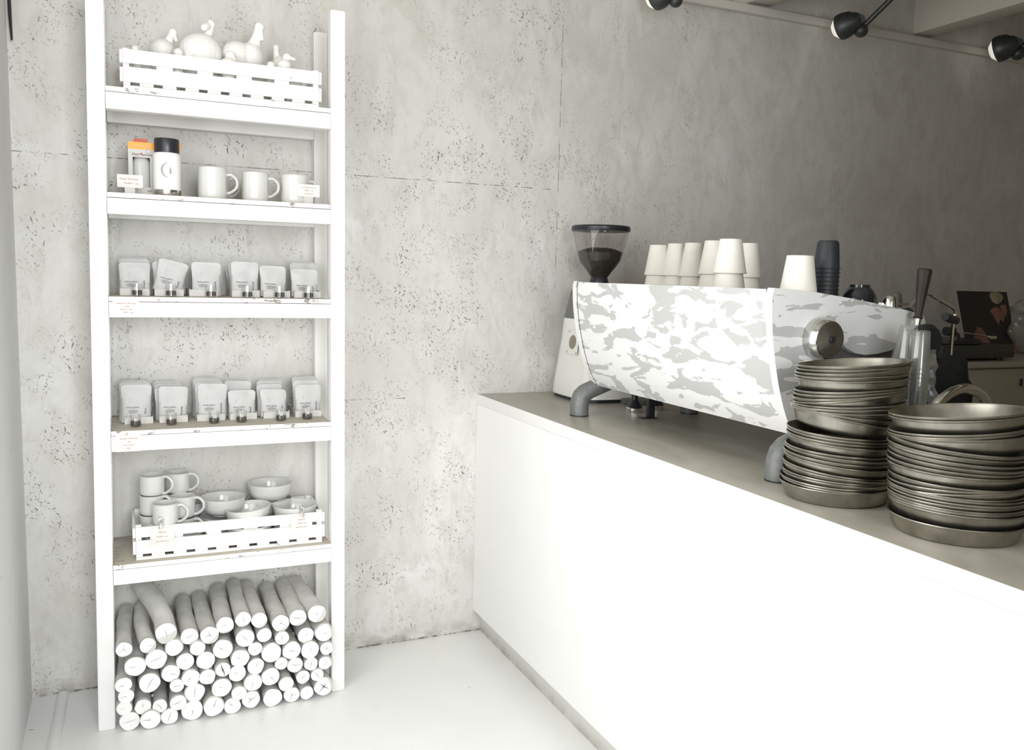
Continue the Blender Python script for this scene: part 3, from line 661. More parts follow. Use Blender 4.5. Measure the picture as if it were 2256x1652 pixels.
def log(idx, px, py, rp, row, k, n):
    rg = random.Random(idx*13+5); Yf = -.335+rg.uniform(-.010, .008)
    p = AY(px, py, Yf); r = rp*mpp(p)*.985; Ln = .29+rg.uniform(-.015, .01)
    sway = rg.uniform(-.008, .008); rise = rg.uniform(-.003, .003)
    if px > 690: sway = -.02
    if px < 290: sway = .012
    pts = [(0, 0, 0), (sway*.3, Ln*.33, rise), (sway*.8, Ln*.66, rise*2), (sway, Ln, rise)]
    if row == 1: pts = [(0, 0, 0), (sway*.3-.003, Ln*.33, .006), (sway*.6-.004, Ln*.66, .012), (sway-.002, Ln, .012)]
    if idx == 3: pts = [(0, 0, 0), (-.010, .09, .028), (-.034, .18, .052), (-.062, .275, .066)]
    if idx == 2: pts = [(0, 0, 0), (-.010, .08, .010), (-.014, .17, .016), (-.010, .27, .02)]
    if p.z-r < .002: p.z = r+.001
    pts.insert(1, (0, .02, 0)); P = []
    for i, q in enumerate(catmull([(*a, r*(1+rg.uniform(-.05, .05)), r*(1+rg.uniform(-.05, .05))) for a in pts], 5)): P.append(q)
    P[0][3] = P[0][4] = r*.985
    bm = sweep(P, (1, 0, 0), 22, 1, smooth=False, jit=.10, seed=idx)
    if rg.random() < .45 or idx in (2, 5):   # knot stub
        a = rg.uniform(.4, 2.4) if row == 1 else rg.uniform(0, 6.28); yy = rg.uniform(.04, .16)
        c = Vector((r*.9*cos(a), yy, r*.9*sin(a))); d = Vector((cos(a), -.3, sin(a)))*.006
        sweep([(*(c-d*1.5), r*.34, r*.34), (*(c+d*.6), r*.26, r*.24), (*(c+d), r*.13, r*.12)], (0, 1, .2), 8, 2, bm=bm)
    o = obj('firewood_log', bm, m_bark_shade, loc=p, angle=50)
    size = 'thick' if rp > 20 else ('slim' if rp < 16.2 else 'medium')
    where = ORD[k]+' from left' if k <= (n+1)//2 else (ORD[n-k+1]+' from right')
    where = where.replace('first from left', 'leftmost').replace('first from right', 'rightmost')
    tag(o, '%s white %slog, %s, %s of the firewood stack' % (size, 'bent ' if idx == 3 else ('split ' if idx == 54 else ''), where, ROWN[row]), 'log', 'white-painted logs under the shelving unit')
    # cut end with drying cracks
    bm = bmesh.new(); c0 = bm.verts.new((0, -.0018, 0)); ring = []; m = 26
    for j in range(m):
        a = 2*pi*j/m; f = (1+.10*noise.noise(Vector((cos(a)*1.3, sin(a)*1.3, idx*9.1))))*.975; ring.append(bm.verts.new((r*f*cos(a), -.0009, r*f*sin(a))))
    for j in range(m): bm.faces.new([c0, ring[(j+1) % m], ring[j]])
    base_a = rg.uniform(0, 6.28); arms = rg.choice([2, 3, 1, 1, 2, 0]); wmax = r*rg.uniform(.010, .028)
    if idx == 54: arms, wmax = 2, r*.11
    if idx == 64: arms, wmax = 4, r*.05
    for q in range(arms):
        a = base_a+q*2*pi/max(arms, 1)+rg.uniform(-.3, .3); ln = r*rg.uniform(.45, .9); pr = None
        if idx == 54: a = 1.9+q*pi; ln = r*.98
        for s in range(6):
            u = s/5; aa = a+rg.uniform(-.12, .12)*(u > 0); d = Vector((cos(aa), 0, sin(aa))); nn = Vector((-d.z, 0, d.x)); wd = wmax*(1-u)+.00015
            cpt = d*(ln*u)+Vector((0, -.0023, 0)); L1, L2 = bm.verts.new(cpt+nn*wd), bm.verts.new(cpt-nn*wd)
            if pr: bm.faces.new([pr[0], L1, L2, pr[1]]).material_index = 1
            pr = (L1, L2)
    ce = obj('cut_end', bm, [m_cut, m_crack], o, recalc=False); ce['label'] = 'bright white sawn end with cracks'
for row in LOG.split('\n'):
    it = [tuple(float(q) for q in s.split()) for s in row.split('|')]; it.sort(key=lambda q: q[1])
    for k, q in enumerate(it): log(int(q[0]), q[1], q[2], q[3], int(q[4]), k+1, len(it))

# ------------------------------------------------------------------ counter and worktop
XC, HC, TK = 1.2337, .9472, .0914
kx = AZ(1180, 1512.5, 0).x
t = root('counter', 'white painted bar counter running from the back wall towards the camera', 'counter', (XC, 0, 0))
obj('front_panel', box(0, .02, -3.6, -.001, TK, HC-.0385), m_counter, t)
obj('carcass', box(.021, .72, -3.6, -.001, TK, HC-.0385), m_counter, t)
obj('toe_kick', box(max(kx-XC, .008), .70, -3.58, -.001, 0, TK-.0005), m_kick, t)
bm = bmesh.new(); bx(bm, XC-.0005, 2.32, -3.6, -.001, HC-.038, HC, bev=.0012)
for f in bm.faces: f.material_index = 0 if f.normal.z > .7 or f.calc_center_median().z > HC-.0005 else 1
tag(obj('worktop', bm, [m_top, m_counter]), 'beige cement worktop with a white front edge', 'worktop')

# ------------------------------------------------------------------ espresso machine
MY0, MY1 = -.58, -1.508                        # far end, near end
prof = [(1.334, 1.385), (1.3355, 1.33), (1.344, 1.265), (1.358, 1.20), (1.374, 1.145), (1.396, 1.09), (1.422, 1.048)]
em = root('espresso_machine', 'large espresso machine with white and grey camouflage panels on the worktop', 'espresso machine', (1.6, -1.04, HC))
def toM(bm):
    for v in bm.verts: v.co -= Vector((1.6, -1.04, HC))
    return bm
pp = [(a[0], a[1]) for a in catmull(prof, 4)]
bm = prism(pp+[(x+.008, z) for x, z in pp[::-1]], MY0-.012, MY1+.0125); obj('front_panel', toM(bm), m_camo, em, angle=25)
bm = bmesh.new()
for yy in (MY0-.0119, MY1+.0124): prism([(x-.0008, z) for x, z in pp]+[(x+.002, z) for x, z in pp[::-1]], yy-.0018, yy+.0018, bm)
obj('panel_seam', toM(bm), m_mgrey, em)
top = [(1.334, 1.388), (1.40, 1.3845), (1.468, 1.379), (1.56, 1.368), (1.654, 1.355), (1.73, 1.344), (1.785, 1.334), (1.806, 1.325), (1.812, 1.312)]
under = [(1.803, 1.292), (1.775, 1.27), (1.735, 1.255), (1.70, 1.243), (1.66, 1.236), (1.62, 1.2335), (1.59, 1.238), (1.56, 1.25), (1.53, 1.272), (1.508, 1.262), (1.498, 1.20), (1.496, 1.05)]
plate = [(x-.004, z) for x, z in pp[::-1][:-1]]+top+under
for (ya, yb, nm) in ((MY1-.012, MY1+.010, 'side_panel'), (MY0-.010, MY0+.012, 'side_panel')):
    bm = prism(plate, ya, yb); bm.normal_update()
    for f in bm.faces: f.material_index = 0 if abs(f.normal.y) > .9 else 1
    o = obj(nm, toM(bm), [m_camo, m_mwhite], em, recalc=False)
body = [(1.352, 1.352), (1.80, 1.318), (1.80, 1.26), (1.74, 1.15), (1.70, 1.075), (1.44, 1.06), (1.39, 1.12), (1.36, 1.22)]
obj('machine_body', toM(prism(body, MY1+.0105, MY0-.0125)), m_mgrey, em)
bm = bmesh.new(); bx(bm, 1.345, 1.78, MY1+.012, MY0-.014, 1.352, 1.358); obj('cup_tray', toM(bm), m_steel, em)
def leg(x, y, sgn):
    bm = tube([(0, 0, 0), (0, 0, .044), (.006*sgn, 0, .060), (.019*sgn, 0, .072), (.036*sgn, 0, .080), (.14*sgn, 0, .118)], [.0305, .0305, .0305, .030, .0285, .0285], 28, 1, side=(0, 1, 0), smooth=False)
    bx(bm, -.001, .001, -.001, .001, 0, .001)
    l = obj('leg', bm, m_leg, em, loc=(x-1.6, y+1.04, .0035)); obj('rubber_foot', lathe([(0, 0), (.0315, 0), (.0315, .003), (0, .003)], 28), m_black, l, loc=(0, 0, -.0033))
f1 = AZ(1268, 918, HC); f2 = AZ(1712, 1065, HC)
leg(f1.x+.024, f1.y+.020, 1); leg(f2.x+.022, f2.y+.022, 1); leg(1.77, -.62, -1); leg(1.77, -1.47, -1)
# round steel knob on the near side
kp = AY(1803, 745, MY1-.013); kr = 47*mpp(kp)
kn = obj('side_knob', lathe([(0, 0), (kr*.93, 0), (kr*.99, .004), (kr, .012), (kr*.96, .026), (kr*.86, .036), (kr*.82, .0375), (0, .0365)], 40), m_steel, em, loc=kp-Vector((1.6, -1.04, HC)), rot=(radians(90), 0, 0), angle=20)
fc = lathe([(kr*.81, .0), (kr*.22, .0055), (0, .0055)], 18)
for f_ in fc.faces: f_.smooth = False
obj('knob_face', fc, m_dsteel, kn, loc=(0, 0, .0378), recalc=False)
obj('knob_cap', lathe([(0, 0), (.0085, 0), (.0085, .003), (.0072, .0042), (0, .0042)], 24), m_black, kn, loc=(0, 0, .0435))
kp = AY(2030, 752, MY1-.013)
kn = obj('side_knob', lathe([(0, 0), (.040, 0), (.044, .004), (.044, .02), (.036, .03), (0, .03)], 32), m_black, em, loc=kp-Vector((1.6, -1.04, HC)), rot=(radians(90), 0, 0)); kn['label'] = 'black round knob behind the plastic cups'
kn = obj('lever_mount', tube([AY(1990, 712, -1.50), AY(2025, 735, -1.50), AY(2040, 752, -1.52)], .018, 16), m_mgrey, em); kn.location = -Vector((1.6, -1.04, HC))
# wooden lever
a, b = AY(2022, 702, -1.56), AY(2038, 592, -1.56); d = b-a; s1 = mpp(a)
bm = sweep([(*(a+d*0), 9.5*s1, 9.5*s1), (*(a+d*.04), 11*s1, 11*s1), (*(a+d*.07), 8*s1, 8*s1), (*(a+d*.4), 10.5*s1, 10.5*s1), (*(a+d*.85), 15*s1, 15*s1), (*(a+d*.97), 15.5*s1, 15.5*s1), (*(a+d*1.0), 12*s1, 12*s1)], (1, 0, 0), 10, 4)
lv = obj('lever_handle', bm, m_wood, em, loc=-Vector((1.6, -1.04, HC)), angle=25); lv['label'] = 'dark wooden lever handle'
obj('lever_ferrule', sweep([(*(a-d*.13), 7*s1, 7*s1), (*(a-d*.0), 8*s1, 8*s1)], (1, 0, 0), 16, 2), m_steel, lv)
bm = tube([AY(2003, 681, -1.45), AY(2018, 662, -1.42), AY(2036, 646, -1.38), AY(2052, 650, -1.36), AY(2076, 664, -1.36), AY(2098, 677, -1.36), AY(2105, 690, -1.36), AY(2100, 712, -1.36), AY(2094, 782, -1.36)], .0052, 10, 4)
wand = obj('steam_wand', bm, m_chrome, em, loc=-Vector((1.6, -1.04, HC)))
obj('wand_grip', tube([AY(2082, 697, -1.37), AY(2094, 702, -1.365), AY(2106, 706, -1.36)], .012, 12, 3), m_black, wand)
for q in ((1956, 668), (1998, 683)):
    kp = AY(q[0], q[1], -1.44)
    obj('top_boss', lathe([(0, 0), (.02, 0), (.02, .006), (.012, .016), (0, .018)], 20), m_black if q[0] > 1990 else m_chrome, em, loc=kp-Vector((1.6, -1.04, HC))-Vector((0, 0, .012)))

# ------------------------------------------------------------------ grinder with hopper
gc = AZ(1330, 884, HC); GX, GY = 1.665, -.20
gr = root('coffee_grinder', 'white coffee grinder with a clear hopper of beans by the wall', 'grinder', (GX, GY, HC))
g0 = AY(1240, 875, GY); gw = .155
def ell(rows, n=36, bm=None):
    bm = bm or bmesh.new(); rings = []
    for (x0, x1, y0, y1, z) in rows:
        cx, cy, rx, ry = (x0+x1)/2, (y0+y1)/2, (x1-x0)/2, (y1-y0)/2; ring = []
        for i in range(n):
            a = 2*pi*i/n; c, s = cos(a), sin(a); e = .5
            ring.append(bm.verts.new((cx+rx*math.copysign(abs(c)**e, c), cy+ry*math.copysign(abs(s)**e, s), z)))
        rings.append(ring)
    for A, B in zip(rings, rings[1:]):
        for i in range(n): bm.faces.new([A[i], A[(i+1) % n], B[(i+1) % n], B[i]])
    bm.faces.new(rings[0][::-1]); bm.faces.new(rings[-1]); return bm
xl = g0.x-GX
obj('base_plate', ell([(xl+.006, .165, -.15, .15, 0), (xl+.006, .165, -.15, .15, .013)]), m_black, gr)
obj('grinder_body', ell([(xl, .17, -.155, .155, .0135), (xl+.002, .168, -.15, .15, .05), (xl+.021, .13, -.12, .12, .22), (xl+.026, .12, -.11, .11, .30), ]), m_mwhite, gr)
obj('grinder_head', ell([(xl+.027, .12, -.11, .11, .3005), (xl+.045, .10, -.09, .09, .40), (xl+.06, .08, -.07, .07, .425)]), m_leg, gr)
q = [AX(1249, 720, 0) for _ in ()]
bp = obj('badge_plate', box(-.0015, .0015, -.042, .042, -.045, .045, bev=.001), m_mwhite, gr)
c = (xl+.0165, -.035, .215); bp.location = c; bp.rotation_euler = (0, radians(6.5), 0)
bm = bmesh.new()
for sy_ in (-.035, .035):
    for sz_ in (-.038, .038): lathe([(0, 0), (.004, 0), (.003, .002), (0, .002)], 10, bm=bm, mat=Matrix.Translation((-.0015, sy_, sz_)) @ Matrix.Rotation(radians(-90), 4, 'Y'))
obj('screw', bm, m_steel, bp); 
em_ = obj('badge_emblem', lathe([(0, 0), (.026, 0), (.026, .001), (0, .001)], 28, mat=Matrix.Translation((-.0016, 0, 0)) @ Matrix.Rotation(radians(-90), 4, 'Y')), m_badge, bp)
# hopper
hp = AY(1322, 560, GY); mh = mpp(hp); HX, HZ = hp.x, hp.z
def hz_(py): return AY(1322, py, GY).z-HC
def hr(w): return w*mh/2
hop = [(hr(33), hz_(622)), (hr(34), hz_(606)), (hr(56), hz_(592)), (hr(88), hz_(570)), (hr(104), hz_(542)), (hr(119), hz_(524)), (hr(124), hz_(511))]
HL = (HX-GX, 0, 0)
bm = lathe([(0, hz_(640)), (hr(46), hz_(640)), (hr(42), hz_(622)), (hr(38), hz_(613)), (hr(34), hz_(610)), (0, hz_(610))], 36); obj('hopper_collar', bm, m_black, gr, loc=HL)
hc = catmull([(a, b) for a, b in [(hr(36), hz_(611)), (hr(52), hz_(600)), (hr(86), hz_(578)), (hr(94), hz_(570)), (hr(110), hz_(540)), (hr(122), hz_(515)), (hr(124), hz_(508))]], 4)
hpo = obj('hopper', lathe([tuple(x) for x in hc], 48), m_hop, gr, loc=HL)
bt = [tuple(x) for x in hc if x[1] < hz_(556)]
bt = [(a*.965, b) for a, b in bt]; zt = bt[-1][1]
bm = lathe([(0, bt[0][1])]+bt+[(bt[-1][0]*.75, zt+.010), (bt[-1][0]*.4, zt+.0165), (0, zt+.018)], 48)
for v in bm.verts:
    if v.co.z > zt-.002: v.co.z += .003*noise.noise(v.co*160)
    else: v.co *= 1+.012*noise.noise(v.co*180)
bo = obj('coffee_beans', bm, m_bean, gr, loc=HL, angle=20); bo['kind'] = 'stuff'
obj('hopper_lid', lathe([(0, hz_(510)), (hr(127), hz_(510)), (hr(129), hz_(508)), (hr(129), hz_(501)), (hr(124), hz_(498)), (0, hz_(497))], 48), m_black, gr, loc=HL)
p = AY(1283, 626, GY-.05); obj('grinder_switch', box(-.008, .008, -.008, .008, -.03, .006, bev=.001), m_mgrey, gr, loc=(p.x-GX, -.05, p.z-HC))
# flat tray lid lying at the machine top behind the panel
p = AY(1385, 628, -.85)
tag(obj('tray_mat', box(1.36, 1.52, -.85, -.60, 1.3585, 1.384, bev=.003), m_cup), 'flat cream paper packet on the far end of the machine top', 'packet')

# ------------------------------------------------------------------ cups on the machine
ZT = 1.3585
def cup_bm(rb, rr, h):       # upside down: mouth at z=0
    return lathe([(rr*.955, .004), (rr*.985, 0), (rr*1.03, .0012), (rr*1.035, .004), (rr, .006), (rb*1.0, h-.004), (rb*.985, h), (rb*.93, h), (rb*.92, h-.006), (0, h-.006)], 36)
gC = 'upturned paper cups on the espresso machine'
cups = [('leftmost', 1451, 540, 38, 606, 44), ('second from the left', 1491, 537, 38, 607, 45), ('third from the left', 1529, 535.5, 39, 609, 46), ('fourth from the left', 1574, 530.5, 42, 604, 50), ('tallest and nearest', 1610.5, 527, 49, 602, 74), ('rightmost, behind the tallest', 1652, 536, 38, 611, 50)]
deps = [3.0, 2.97, 2.90, 2.72, 2.36, 2.66]
for (nm, cx, yt, wt, yr, wr), dp in zip(cups, deps):
    p = AD(cx, yt, dp); x = min(max(p.x, 1.39), 1.74); m = mpp(p)
    rb = wt*m/2; rr = rb*1.48; h1 = (yr-yt)*m; zr = p.z-h1; h = h1
    o = obj('paper_cup', cup_bm(rb, rr, h), m_cup, loc=(p.x, p.y, zr)); tag(o, 'upper paper cup of the upturned pair, %s on the machine' % nm, 'paper cup', gC)
    h2 = h; zl = max(ZT, zr-.045)
    o = obj('paper_cup', cup_bm(rb*.97, rr*.985, zr+h-.004-zl if zl > zr-.03 else h), m_cup, loc=(p.x, p.y, zl)); tag(o, 'lower paper cup of the upturned pair, %s on the machine' % nm, 'paper cup', gC)
p = AY(1763, 567, -1.452); m = mpp(p)
tag(obj('paper_cup', cup_bm(29*m, 42*m, p.z-ZT+.004), m_cup, loc=(p.x, p.y, ZT)), 'single upturned white paper cup beside the dark ribbed cups', 'paper cup', gC)
# dark ribbed cups
p = AD(1825, 530, 2.12); m = mpp(p); n = 9; pitch = 9.3*m; hh = 62*m
rib = lambda a, z: 1+.018*cos(24*a)
def dcup():
    rb, rr = 22*m, 27.5*m
    return lathe([(rr*.96, 0), (rr*1.09, 0), (rr*1.10, .0015), (rr*1.0, .0022), (rb*1.04, hh*.9), (rb*.9, hh), (0, hh)], 48, radial=lambda a, z: rib(a, z) if .003 < z < hh*.98 else 1)
o0 = obj('ribbed_cup', dcup(), m_navy)
for i in range(n):
    o = o0 if i == 0 else dup(o0); o.location = (p.x, p.y, p.z-hh-i*pitch); o.rotation_euler = (0, 0, i*.1)
    tag(o, 'dark ribbed plastic cup, %s from the top of the dark nested stack' % ORD[i+1], 'cup', 'dark ribbed cups nested on the machine')
p = AD(1893, 627, 2.14); m = mpp(p); hb = .062
tag(obj('black_bowl', lathe([(40*m, 0), (40.5*m, .001), (40*m, .02), (37*m, .035), (30*m, .049), (24*m, .055), (23*m, .0615), (20*m, .0615), (20*m, .058), (0, .058)], 44), m_blackg, loc=(p.x, p.y, p.z-.0615)), 'glossy black bowl lying upside down on the machine', 'bowl')
p = AD(1962, 650, 2.12); m = mpp(p)
tag(obj('steel_cup', lathe([(17*m, 0), (17.5*m, .001), (16*m, .015), (13*m, .025), (8*m, .029), (0, .030)], 32), m_chrome, loc=(p.x, p.y, p.z-.030)), 'small upturned chrome cup behind the machine\'s sloping side', 'metal cup')
p = AD(1976, 642, 2.2); m = mpp(p)
tag(obj('steel_cup', lathe([(13*m, 0), (13.5*m, .001), (12*m, .02), (10*m, .032), (5*m, .037), (0, .038)], 32), m_mgrey, loc=(p.x, p.y, p.z-.038)), 'dark metal cup just behind the small chrome cup', 'metal cup')

# ------------------------------------------------------------------ under the machine
def tamper(label, px, py):
    p = AZ(px, py, HC+.001); t = root('tamper', label, 'tamper', (p.x, p.y+.02, HC))
    obj('tamper_base', lathe([(0, 0), (.0285, 0), (.029, .001), (.029, .014), (.0275, .016), (0, .016)], 32), m_chrome, t)
    obj('tamper_handle', lathe([(0, .0165), (.027, .0165), (.020, .028), (.013, .038), (.011, .05), (.014, .07), (.016, .085), (.01, .095), (0, .097)], 28), m_black, t)
tamper('chrome and black tamper standing under the espresso machine', 1404, 908); tamper('second tamper half hidden behind the black post', 1452, 903)
p = AZ(1437, 922, HC+.001); t = root('tamping_stand', 'black post on a flat foot under the espresso machine', 'stand', (p.x, p.y+.012, HC))
obj('stand_foot', box(-.035, .02, -.012, .02, 0, .003, bev=.001), m_black, t); obj('stand_post', box(-.012, .013, -.008, .010, .0035, .10, bev=.003), m_black, t)
p = AZ(1385, 893, HC); tag(obj('steel_tray', box(-.02, .10, -.02, .08, 0, .018, bev=.002), m_mgrey, loc=(p.x+.01, p.y+.02, HC+.0005), rot=(0, 0, radians(-18))), 'low dark metal tray behind the first tamper', 'tray')

# ------------------------------------------------------------------ pans
PH = .033
def pan_bm(D):
    ro = D/2; rb = ro*.90; n = 72
    return lathe([(0, 0), (rb*.93, 0), (rb*.975, .0015), (rb, .005), (ro*.965, PH-.004), (ro*.985, PH-.0035), (ro, PH-.001), (ro*.99, PH+.001), (ro*.972, PH+.0002), (ro*.955, PH-.004), (rb*.985, .006), (rb*.96, .003), (rb*.91, .0018), (0, .0018)], n)
# (height of the rim in photo rows below the topmost, tilt in degrees, left side high positive)
S1 = [(150, -5), (178, -5), (206, -4.8), (235, -4.2), (261, -3.6), (338, -5.4), (360, -6), (384, -7), (404, -9.5), (452, -4), (474, -3), (497, -1.5), (522, 5), (548, 9), (675, 2.2), (697, 2), (721, 2), (746, 2.2), (812, 2), (838, 2.6), (868, 3.2), (900, 4), (962, 4.8), (984, 3.4), (1008, 1.6), (1031, 1.2), (1054, 1), (1076, .8), (1098, .5)]
S2 = [(492, -6), (512, -6), (622, -6.6), (645, -6.4), (668, -5), (752, 3.4), (798, 2.9), (842, 2.4), (880, 2), (918, 1.4), (950, .8), (1034, .6), (1060, -3), (1086, -5.6), (1112, -.2), (1136, 0), (1160, 0), (1184, 0), (1208, .2), (1232, .2), (1256, .4), (1370, .6)]
def pans(S, D, c, ztop, sc, nm, lean):
    base = obj('cake_pan', pan_bm(D), m_pan); fwd = Vector((c[0]-CAM.x, c[1]-CAM.y, 0)).normalized(); side = Vector((fwd.y, -fwd.x, 0))
    for i, (y, tl) in enumerate(S):
        o = base if i == 0 else dup(base); rg = random.Random(i+len(S))
        z = ztop-(y-S[0][0])*sc-PH
        if i == len(S)-1: z = max(z, HC+.0008); tl = 0
        dx = rg.uniform(-.0025, .0025); u = (y-S[0][0])/(S[-1][0]-S[0][0]); shift = lean[0]*(1-u)+lean[1]*u
        q = Matrix.Translation((0, 0, PH*.9)) @ Matrix.Rotation(radians(tl), 4, fwd) @ Matrix.Rotation(radians(rg.uniform(-.5, .5)), 4, side) @ Matrix.Translation((0, 0, -PH*.9))
        if i == len(S)-1: q = Matrix.Identity(4)
        o.matrix_world = Matrix.Translation((c[0]+side.x*(dx+shift), c[1]+side.y*(dx+shift), z)) @ q @ Matrix.Rotation(rg.uniform(0, 6), 4, 'Z')
        pos = 'topmost' if i == 0 else ('bottom' if i == len(S)-1 else ORD[i+1]+' from the top')
        tag(o, 'round dull metal baking pan, %s in the %s stack' % (pos, nm), 'baking pan', 'baking pans in the %s stack' % nm)
pans(S1, .2275, (1.393, -1.70), 1.2385, .000274, 'taller left', (.006, -.014))
pans(S2, .238, (1.413, -1.972), 1.175, .000224, 'shorter right', (-.020, -.006))

# ------------------------------------------------------------------ clear cups, film, faucet hoop, dark cloth
def clear_stack(cx, ytop, ybot, Y, w0, w1, n, nm, z_floor):
    p = AY(cx, ytop, Y); m = mpp(p); H = (ybot-ytop)*m; h = 85*m; r0_, r1_ = w0*m/2, w1*m/2
    pt = 10*m; n = 1+int((p.z-h-z_floor)/pt); pt = (p.z-h-z_floor-.0008)/(n-1)
    o0 = obj('plastic_cup', lathe([(r1_*1.05, 0), (r1_*1.06, .002), (r1_, .003), ((r0_+r1_)/2, h*.5), (r0_, h-.004), (r0_*.9, h), (0, h)], 36), m_plast)
    for i in range(n):
        o = o0 if i == 0 else dup(o0); o.location = (p.x, Y, p.z-h-i*pt)
        tag(o, 'clear plastic cup, %s from the top of the %s stack' % (ORD[i+1], nm), 'plastic cup', 'clear plastic cups in the %s stack' % nm)
clear_stack(2003, 716, 905, -1.60, 36, 66, 8, 'left see-through', HC)
clear_stack(2030, 728, 905, -1.70, 38, 46, 10, 'right see-through', HC)
bm = bmesh.new(); g = []
for j in range(15):
    row = []
    for i in range(6):
        q = AY(2042+i*4.2+5*noise.noise(Vector((j*.35, i*.2, 5))), 770+j*9, -1.62); row.append(bm.verts.new(q+Vector((0, .014*noise.noise(Vector((i*.6, j*.4, 2))), 0))))
    g.append(row)
for j in range(14):
    for i in range(5): bm.faces.new([g[j][i], g[j][i+1], g[j+1][i+1], g[j+1][i]])
o = obj('plastic_sleeve', bm, m_film); tag(o, 'crumpled clear plastic sleeve beside the see-through cups', 'plastic sleeve')
YF = -1.38
_f = AY(2050, 940, YF)
bm = tube([(_f.x, YF, HC+.008), (_f.x, YF, HC+.03), AY(2060, 900, YF), AY(2085, 872, YF), AY(2118, 856, YF), AY(2150, 862, YF), AY(2172, 884, YF), AY(2182, 930, YF)], [.0145]*8, 14, 5)
f0 = _f
lathe([(0, HC+.0005), (.024, HC+.0005), (.022, HC+.012), (0, HC+.012)], 20, bm=bm, mat=Matrix.Translation((f0.x, YF, 0)))
fo = obj('faucet', bm, m_chrome); tag(fo, 'arched chrome tap behind the shorter pan stack', 'tap')
# dark cloth bundle behind the cups
bm = bmesh.new(); bmesh.ops.create_icosphere(bm, subdivisions=4, radius=1)
pc = AY(2090, 850, -1.25); pm = mpp(pc)
for v in bm.verts:
    f = 1+.22*noise.noise(v.co*1.7)+.07*noise.noise(v.co*5); v.co = Vector((v.co.x*42*pm*f, v.co.y*.06*f, v.co.z*95*pm*f))
zmin = min(v.co.z for v in bm.verts)
for v in bm.verts: v.co.z = (v.co.z-zmin)*((pc.z+85*pm-HC)/(max(1e-6, -2*zmin)))
tag(obj('cloth_bundle', bm, m_dark, loc=(pc.x, -1.25, HC+.0005)), 'black cloth bundle hanging behind the clear cups', 'cloth')

# ------------------------------------------------------------------ cabinet, turntable, sleeve
CY = -.72
ct = AY(2190, 797, CY).z; cxl = AY(2070, 800, CY).x
cb = root('cabinet', 'low greige cabinet against the back wall at far right', 'cabinet', (cxl+.6, CY, 0))
obj('cabinet_top', box(-.9, .75, -.012, .68, ct-.022, ct, bev=.002), m_cab, cb)
obj('carcass', box(-.89, .74, .012, .675, 0, ct-.0225), m_cab, cb)
x0 = -.89
for i in range(4):
    xa_ = x0+i*.41; d = obj('door', box(xa_+.0015, min(xa_+.4085, .739), 0, .0115, .09, ct-.03, bev=.001), m_cab, cb)
kx_ = AY(2248, 840, CY).x-(cxl+.6); obj('door_pull', box(kx_-.004, kx_+.004, -.008, 0, ct-.10, ct-.07, bev=.001), m_black, cb)
TY = CY+.02
ta = AY(2078, 765, TY).x; tb = AY(2236, 765, TY).x; tz0 = ct+.0005
tt = root('turntable', 'dark record player on the cabinet in front of the record sleeve', 'record player', ((ta+tb)/2, TY+.19, tz0)); W = (tb-ta)/2
obj('plinth', box(-W, W, -.19, .15, .012, .062, bev=.004), m_tt, tt)
for sx_ in (-1, 1):
    for sy_ in (-.15, .11): obj('foot', lathe([(0, 0), (.02, 0), (.02, .012), (0, .012)], 16), m_black, tt, loc=(sx_*(W-.04), sy_, 0))
obj('platter', lathe([(0, .0625), (.145, .0625), (.15, .066), (.15, .080), (.004, .081), (.003, .09), (0, .09)], 48), m_black, tt, loc=(-.02, -.02, 0))
obj('counterweight', tube([(-W+.08, -.13, .115), (-W+.12, -.13, .115)], .018, 16, 3), m_black, tt)
obj('tonearm', tube([(-W+.10, -.13, .115), (0, -.14, .106), (W-.06, -.12, .092)], .003, 8, 4), m_steel, tt)
obj('headshell', box(W-.07, W-.03, -.13, -.11, .083, .095, bev=.001), m_steel, tt); obj('arm_pivot', lathe([(0, .062), (.016, .062), (.014, .10), (.008, .11), (0, .11)], 16), m_black, tt, loc=(-W+.14, -.13, 0))
# record sleeve leaning behind
SYv = -.42; TL, TR_, BL = AY(2108, 640, SYv), AY(2217, 643, SYv), AY(2122, 752, SYv-.05)
ux = (TR_-TL); sw = ux.length; vx = (BL-TL).normalized()
sl = root('record_sleeve', 'black record sleeve with a shadowy portrait leaning at the wall', 'record sleeve', (TL.x, TL.y, tz0)); 
z1 = TL.z-tz0; hS = z1-.001
Rm = lambda x, z, y=0: Vector((x+.04*(1-z/hS), -.05*(1-z/hS)+y, z))
bm = bmesh.new(); bx(bm, 0, sw, -.002, .002, 0, hS)
for v in bm.verts: v.co = Rm(v.co.x, v.co.z, v.co.y)
obj('sleeve_board', bm, m_cover, sl)
def blob(pts, mat, y=-.0026):
    bm = bmesh.new(); c = bm.verts.new(Rm(sum(a for a, _ in pts)/len(pts)*sw, sum(b for _, b in pts)/len(pts)*hS, y)); vs = [bm.verts.new(Rm(a*sw, b*hS, y)) for a, b in pts]
    for i in range(len(vs)): bm.faces.new([c, vs[i], vs[(i+1) % len(vs)]])
    return obj('printed_picture', bm, mat, sl)
blob([(.62, .93), (.66, .99), (.78, .995), (.88, .97), (.9, .90), (.84, .83), (.75, .80), (.66, .84)], m_skinl)
blob([(.58, .70), (.66, .74), (.72, .76), (.78, .74), (.83, .66), (.86, .58), (.82, .52), (.76, .56), (.72, .48), (.68, .52), (.62, .64)], m_skin)
blob([(.80, .78), (.84, .62), (.90, .60), (.94, .72), (.92, .80)], m_skin)
blob([(.15, .20), (.2, .36), (.28, .44), (.36, .42), (.45, .26), (.52, .06), (.5, .0), (.16, .0)], m_skin)
blob([(.93, .0), (.93, .3), (.99, .45), (.995, .0)], m_skin)
